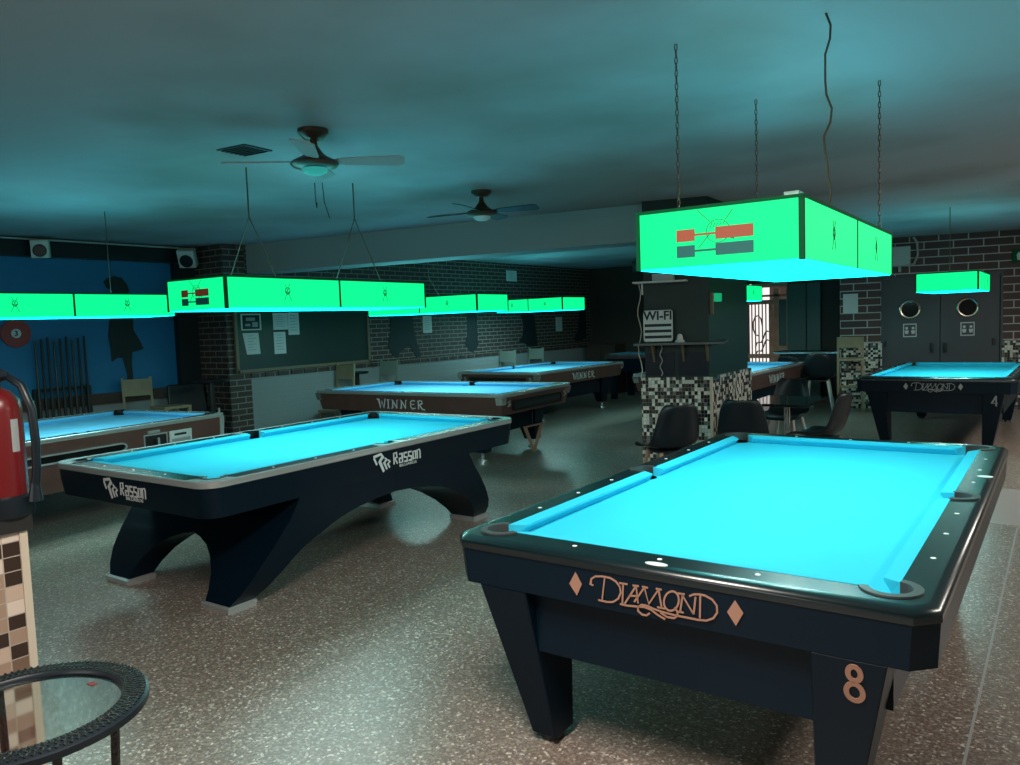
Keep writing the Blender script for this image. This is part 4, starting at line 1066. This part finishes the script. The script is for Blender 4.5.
# ------------------------------------------------------------------ low tiled wall with extinguisher
mb = MB(); mb.box((-3.45, -2.9, 0), (-2.885, 1.165, .935)); struct(mb.build('wall_low', 'mosaic_brown'))
mb = MB(); mb.box((-3.47, -2.9, .935), (-2.87, 1.19, .985)); struct(mb.build('trim_13', 'cap_stone'))
mb = MB(); mb.box((-2.905, 1.15, 0), (-2.88, 1.175, .935)); struct(mb.build('trim_14', 'cream_trim'))
fx = thing('fire_extinguisher', 'red fire extinguisher with black hose standing on the low tiled wall', 'fire extinguisher', (-2.945, 1.135, .985))
mb = MB(); mb.lathe([(.001, .0), (.090, .0), (.093, .01), (.093, .065), (.079, .072), (.001, .072)], seg=32); mb.build('base_ring', 'black_plastic', fx, True)
mb = MB(); mb.lathe([(.001, .04), (.078, .04), (.078, .36), (.072, .39), (.05, .42), (.022, .435), (.022, .45), (.001, .45)], seg=36); mb.build('cylinder', 'red_paint', fx, True)
mb = MB(); mb.cyl((0, 0, .44), (0, 0, .475), .022); mb.box((-.02, -.015, .468), (.05, .015, .49)); mb.loft([[(-.03, -.013, .50), (.075, -.013, .475), (.075, .013, .475), (-.03, .013, .50)], [(-.03, -.013, .52), (.075, -.013, .49), (.075, .013, .49), (-.03, .013, .52)]]); mb.build('valve', 'black_plastic', fx)
hd = (cos(math.radians(30)), sin(math.radians(30)))
hose = [(0, .46), (.05, .475), (.10, .44), (.13, .36), (.135, .25), (.13, .15), (.12, .10)]
mb = MB(); mb.tube([(r * hd[0], r * hd[1], z) for r, z in hose], .014, 10); mb.build('hose', 'black_plastic', fx, True)
mb = MB(); mb.cyl((.121 * hd[0], .121 * hd[1], .12), (.118 * hd[0], .118 * hd[1], .05), .012, .024, 12); mb.build('nozzle', 'black_plastic', fx)
mb = MB()
rl = .0787
pts_ = [(rl * cos(a_), rl * sin(a_)) for a_ in [math.radians(8 + k * 5) for k in range(5)]]
for p_, q_ in zip(pts_, pts_[1:]):
    mb.loft([[(p_[0], p_[1], .22), (q_[0], q_[1], .22), (q_[0] * 1.004, q_[1] * 1.004, .22), (p_[0] * 1.004, p_[1] * 1.004, .22)], [(p_[0], p_[1], .33), (q_[0], q_[1], .33), (q_[0] * 1.004, q_[1] * 1.004, .33), (p_[0] * 1.004, p_[1] * 1.004, .33)]])
mb.build('instruction_label', 'grey_paint_mark', fx)

# ------------------------------------------------------------------ wicker glass table
gx, gy, gz, gr = -2.03, .79, .685, .272
gt_ = thing('wicker_glass_table', 'round glass table with woven dark rim, at the bottom left corner', 'table', (gx, gy, 0))
mb = MB(); n = 64
rings = []
for k in range(n):
    a_ = 2 * PI * k / n; ca, sa = cos(a_), sin(a_)
    rings.append([(r_ * ca, r_ * sa, z) for r_, z in ((gr, gz - .012), (gr, gz + .004), (gr - .012, gz + .010), (gr - .058, gz + .010), (gr - .064, gz + .002), (gr - .064, gz - .014), (gr - .03, gz - .02))])
rings.append(rings[0]); mb.loft(rings, None, False); rim = mb.build('rim', 'black_plastic', gt_, True)
mb = MB()
for k in range(110):                               # woven strands over the rim
    for d in (-1, 1):
        a0 = 2 * PI * k / 110; pts = []
        for j in range(5):
            r_ = gr - .008 - .048 * j / 4; a_ = a0 + d * .085 * j / 4
            pts.append((r_ * cos(a_), r_ * sin(a_), gz + .0102 + .0012 * d * (1 if j % 2 else -1)))
        mb.tube(pts, .0022, 4)
mb.build('weave', 'wicker', rim)
mb = MB(); mb.lathe([(.001, gz - .006), (gr - .062, gz - .006), (gr - .062, gz), (.001, gz)], seg=48); mb.build('glass_top', 'table_glass', gt_)
for k in range(4):
    a_ = math.radians((-8, 30, 172, 210)[k]); ca, sa = cos(a_), sin(a_)
    mb = MB(); mb.tube([((gr - .045) * ca, (gr - .045) * sa, gz - .01), ((gr - .055) * ca, (gr - .055) * sa, gz - .2), ((gr - .075) * ca, (gr - .075) * sa, gz - .45), ((gr - .04) * ca, (gr - .04) * sa, 0)], .0105, 8); mb.build('leg', 'wicker', gt_, True)
mb = MB(); mb.tube([((gr - .07) * cos(q * PI / 20), (gr - .07) * sin(q * PI / 20), gz - .26) for q in range(40)], .008, 8, True); mb.build('brace_ring', 'wicker', gt_, True)
mb = MB(); mb.box((-.012, -.008, 0), (.012, .008, .002)); o = mb.build('red_sticker', 'red_paint', loc=(gx - .01, gy + .165, gz + .0005)); tag(o, 'tiny red sticker on the round glass tabletop', 'sticker')

# ------------------------------------------------------------------ lights
def area(name, loc, rot, sx, sy, power, col):
    l = bpy.data.lights.new(name, 'AREA'); l.shape = 'RECTANGLE'; l.size = sx; l.size_y = sy; l.energy = power; l.color = col
    o = bpy.data.objects.new(name, l); COL.objects.link(o); o.location = loc; o.rotation_euler = rot; return o
# unseen neutral lights added to brighten the floor; daylight source is guessed
area('guessed_daylight_front', (-2.5, -2.9, 1.7), (math.radians(70), 0, 0), 2.4, 1.2, 45, (1, .95, .88))
area('floor_fill_near', (-1.1, .85, 2.66), (0, 0, 0), .6, 1.2, 102, (1, .93, .84))
area('floor_fill_side', (1.9, 4.4, 2.66), (0, 0, 0), .6, 1.2, 75, (1, .93, .84))
area('floor_fill_far', (1.8, 9.0, 2.66), (0, 0, 0), .6, 1.2, 130, (1, .93, .84))
w = bpy.data.worlds.new('world'); SC.world = w; w.use_nodes = True
bg = w.node_tree.nodes['Background']; bg.inputs[0].default_value = (1, .93, .9, 1); bg.inputs[1].default_value = 1.1

# ------------------------------------------------------------------ camera
F, P_, R_, HC = 783.6, .07596, .0357, 1.577
yaw = math.radians(35.5)
def rz(v): return RZ(yaw) @ v
right = Vector((1, 0, 0)); fwd = Vector((0, cos(P_), -sin(P_))); up = Vector((0, sin(P_), cos(P_)))
ex = right * cos(R_) - up * sin(R_); ey = right * sin(R_) + up * cos(R_)
ex, ey, fw = rz(ex), rz(ey), rz(fwd)
cam = bpy.data.cameras.new('camera'); cam.sensor_width = 36; cam.lens = F * 36 / 1020; cam.clip_start = .02; cam.clip_end = 100
co = bpy.data.objects.new('camera', cam); COL.objects.link(co)
m = Matrix.Identity(4)
for i in range(3): m[i][0] = ex[i]; m[i][1] = ey[i]; m[i][2] = -fw[i]
m[2][3] = HC
co.matrix_world = m
SC.camera = co
vs = SC.view_settings; vs.view_transform = 'Standard'; vs.look = 'None'; vs.gamma = 1; vs.use_curve_mapping = False; vs.exposure = 0
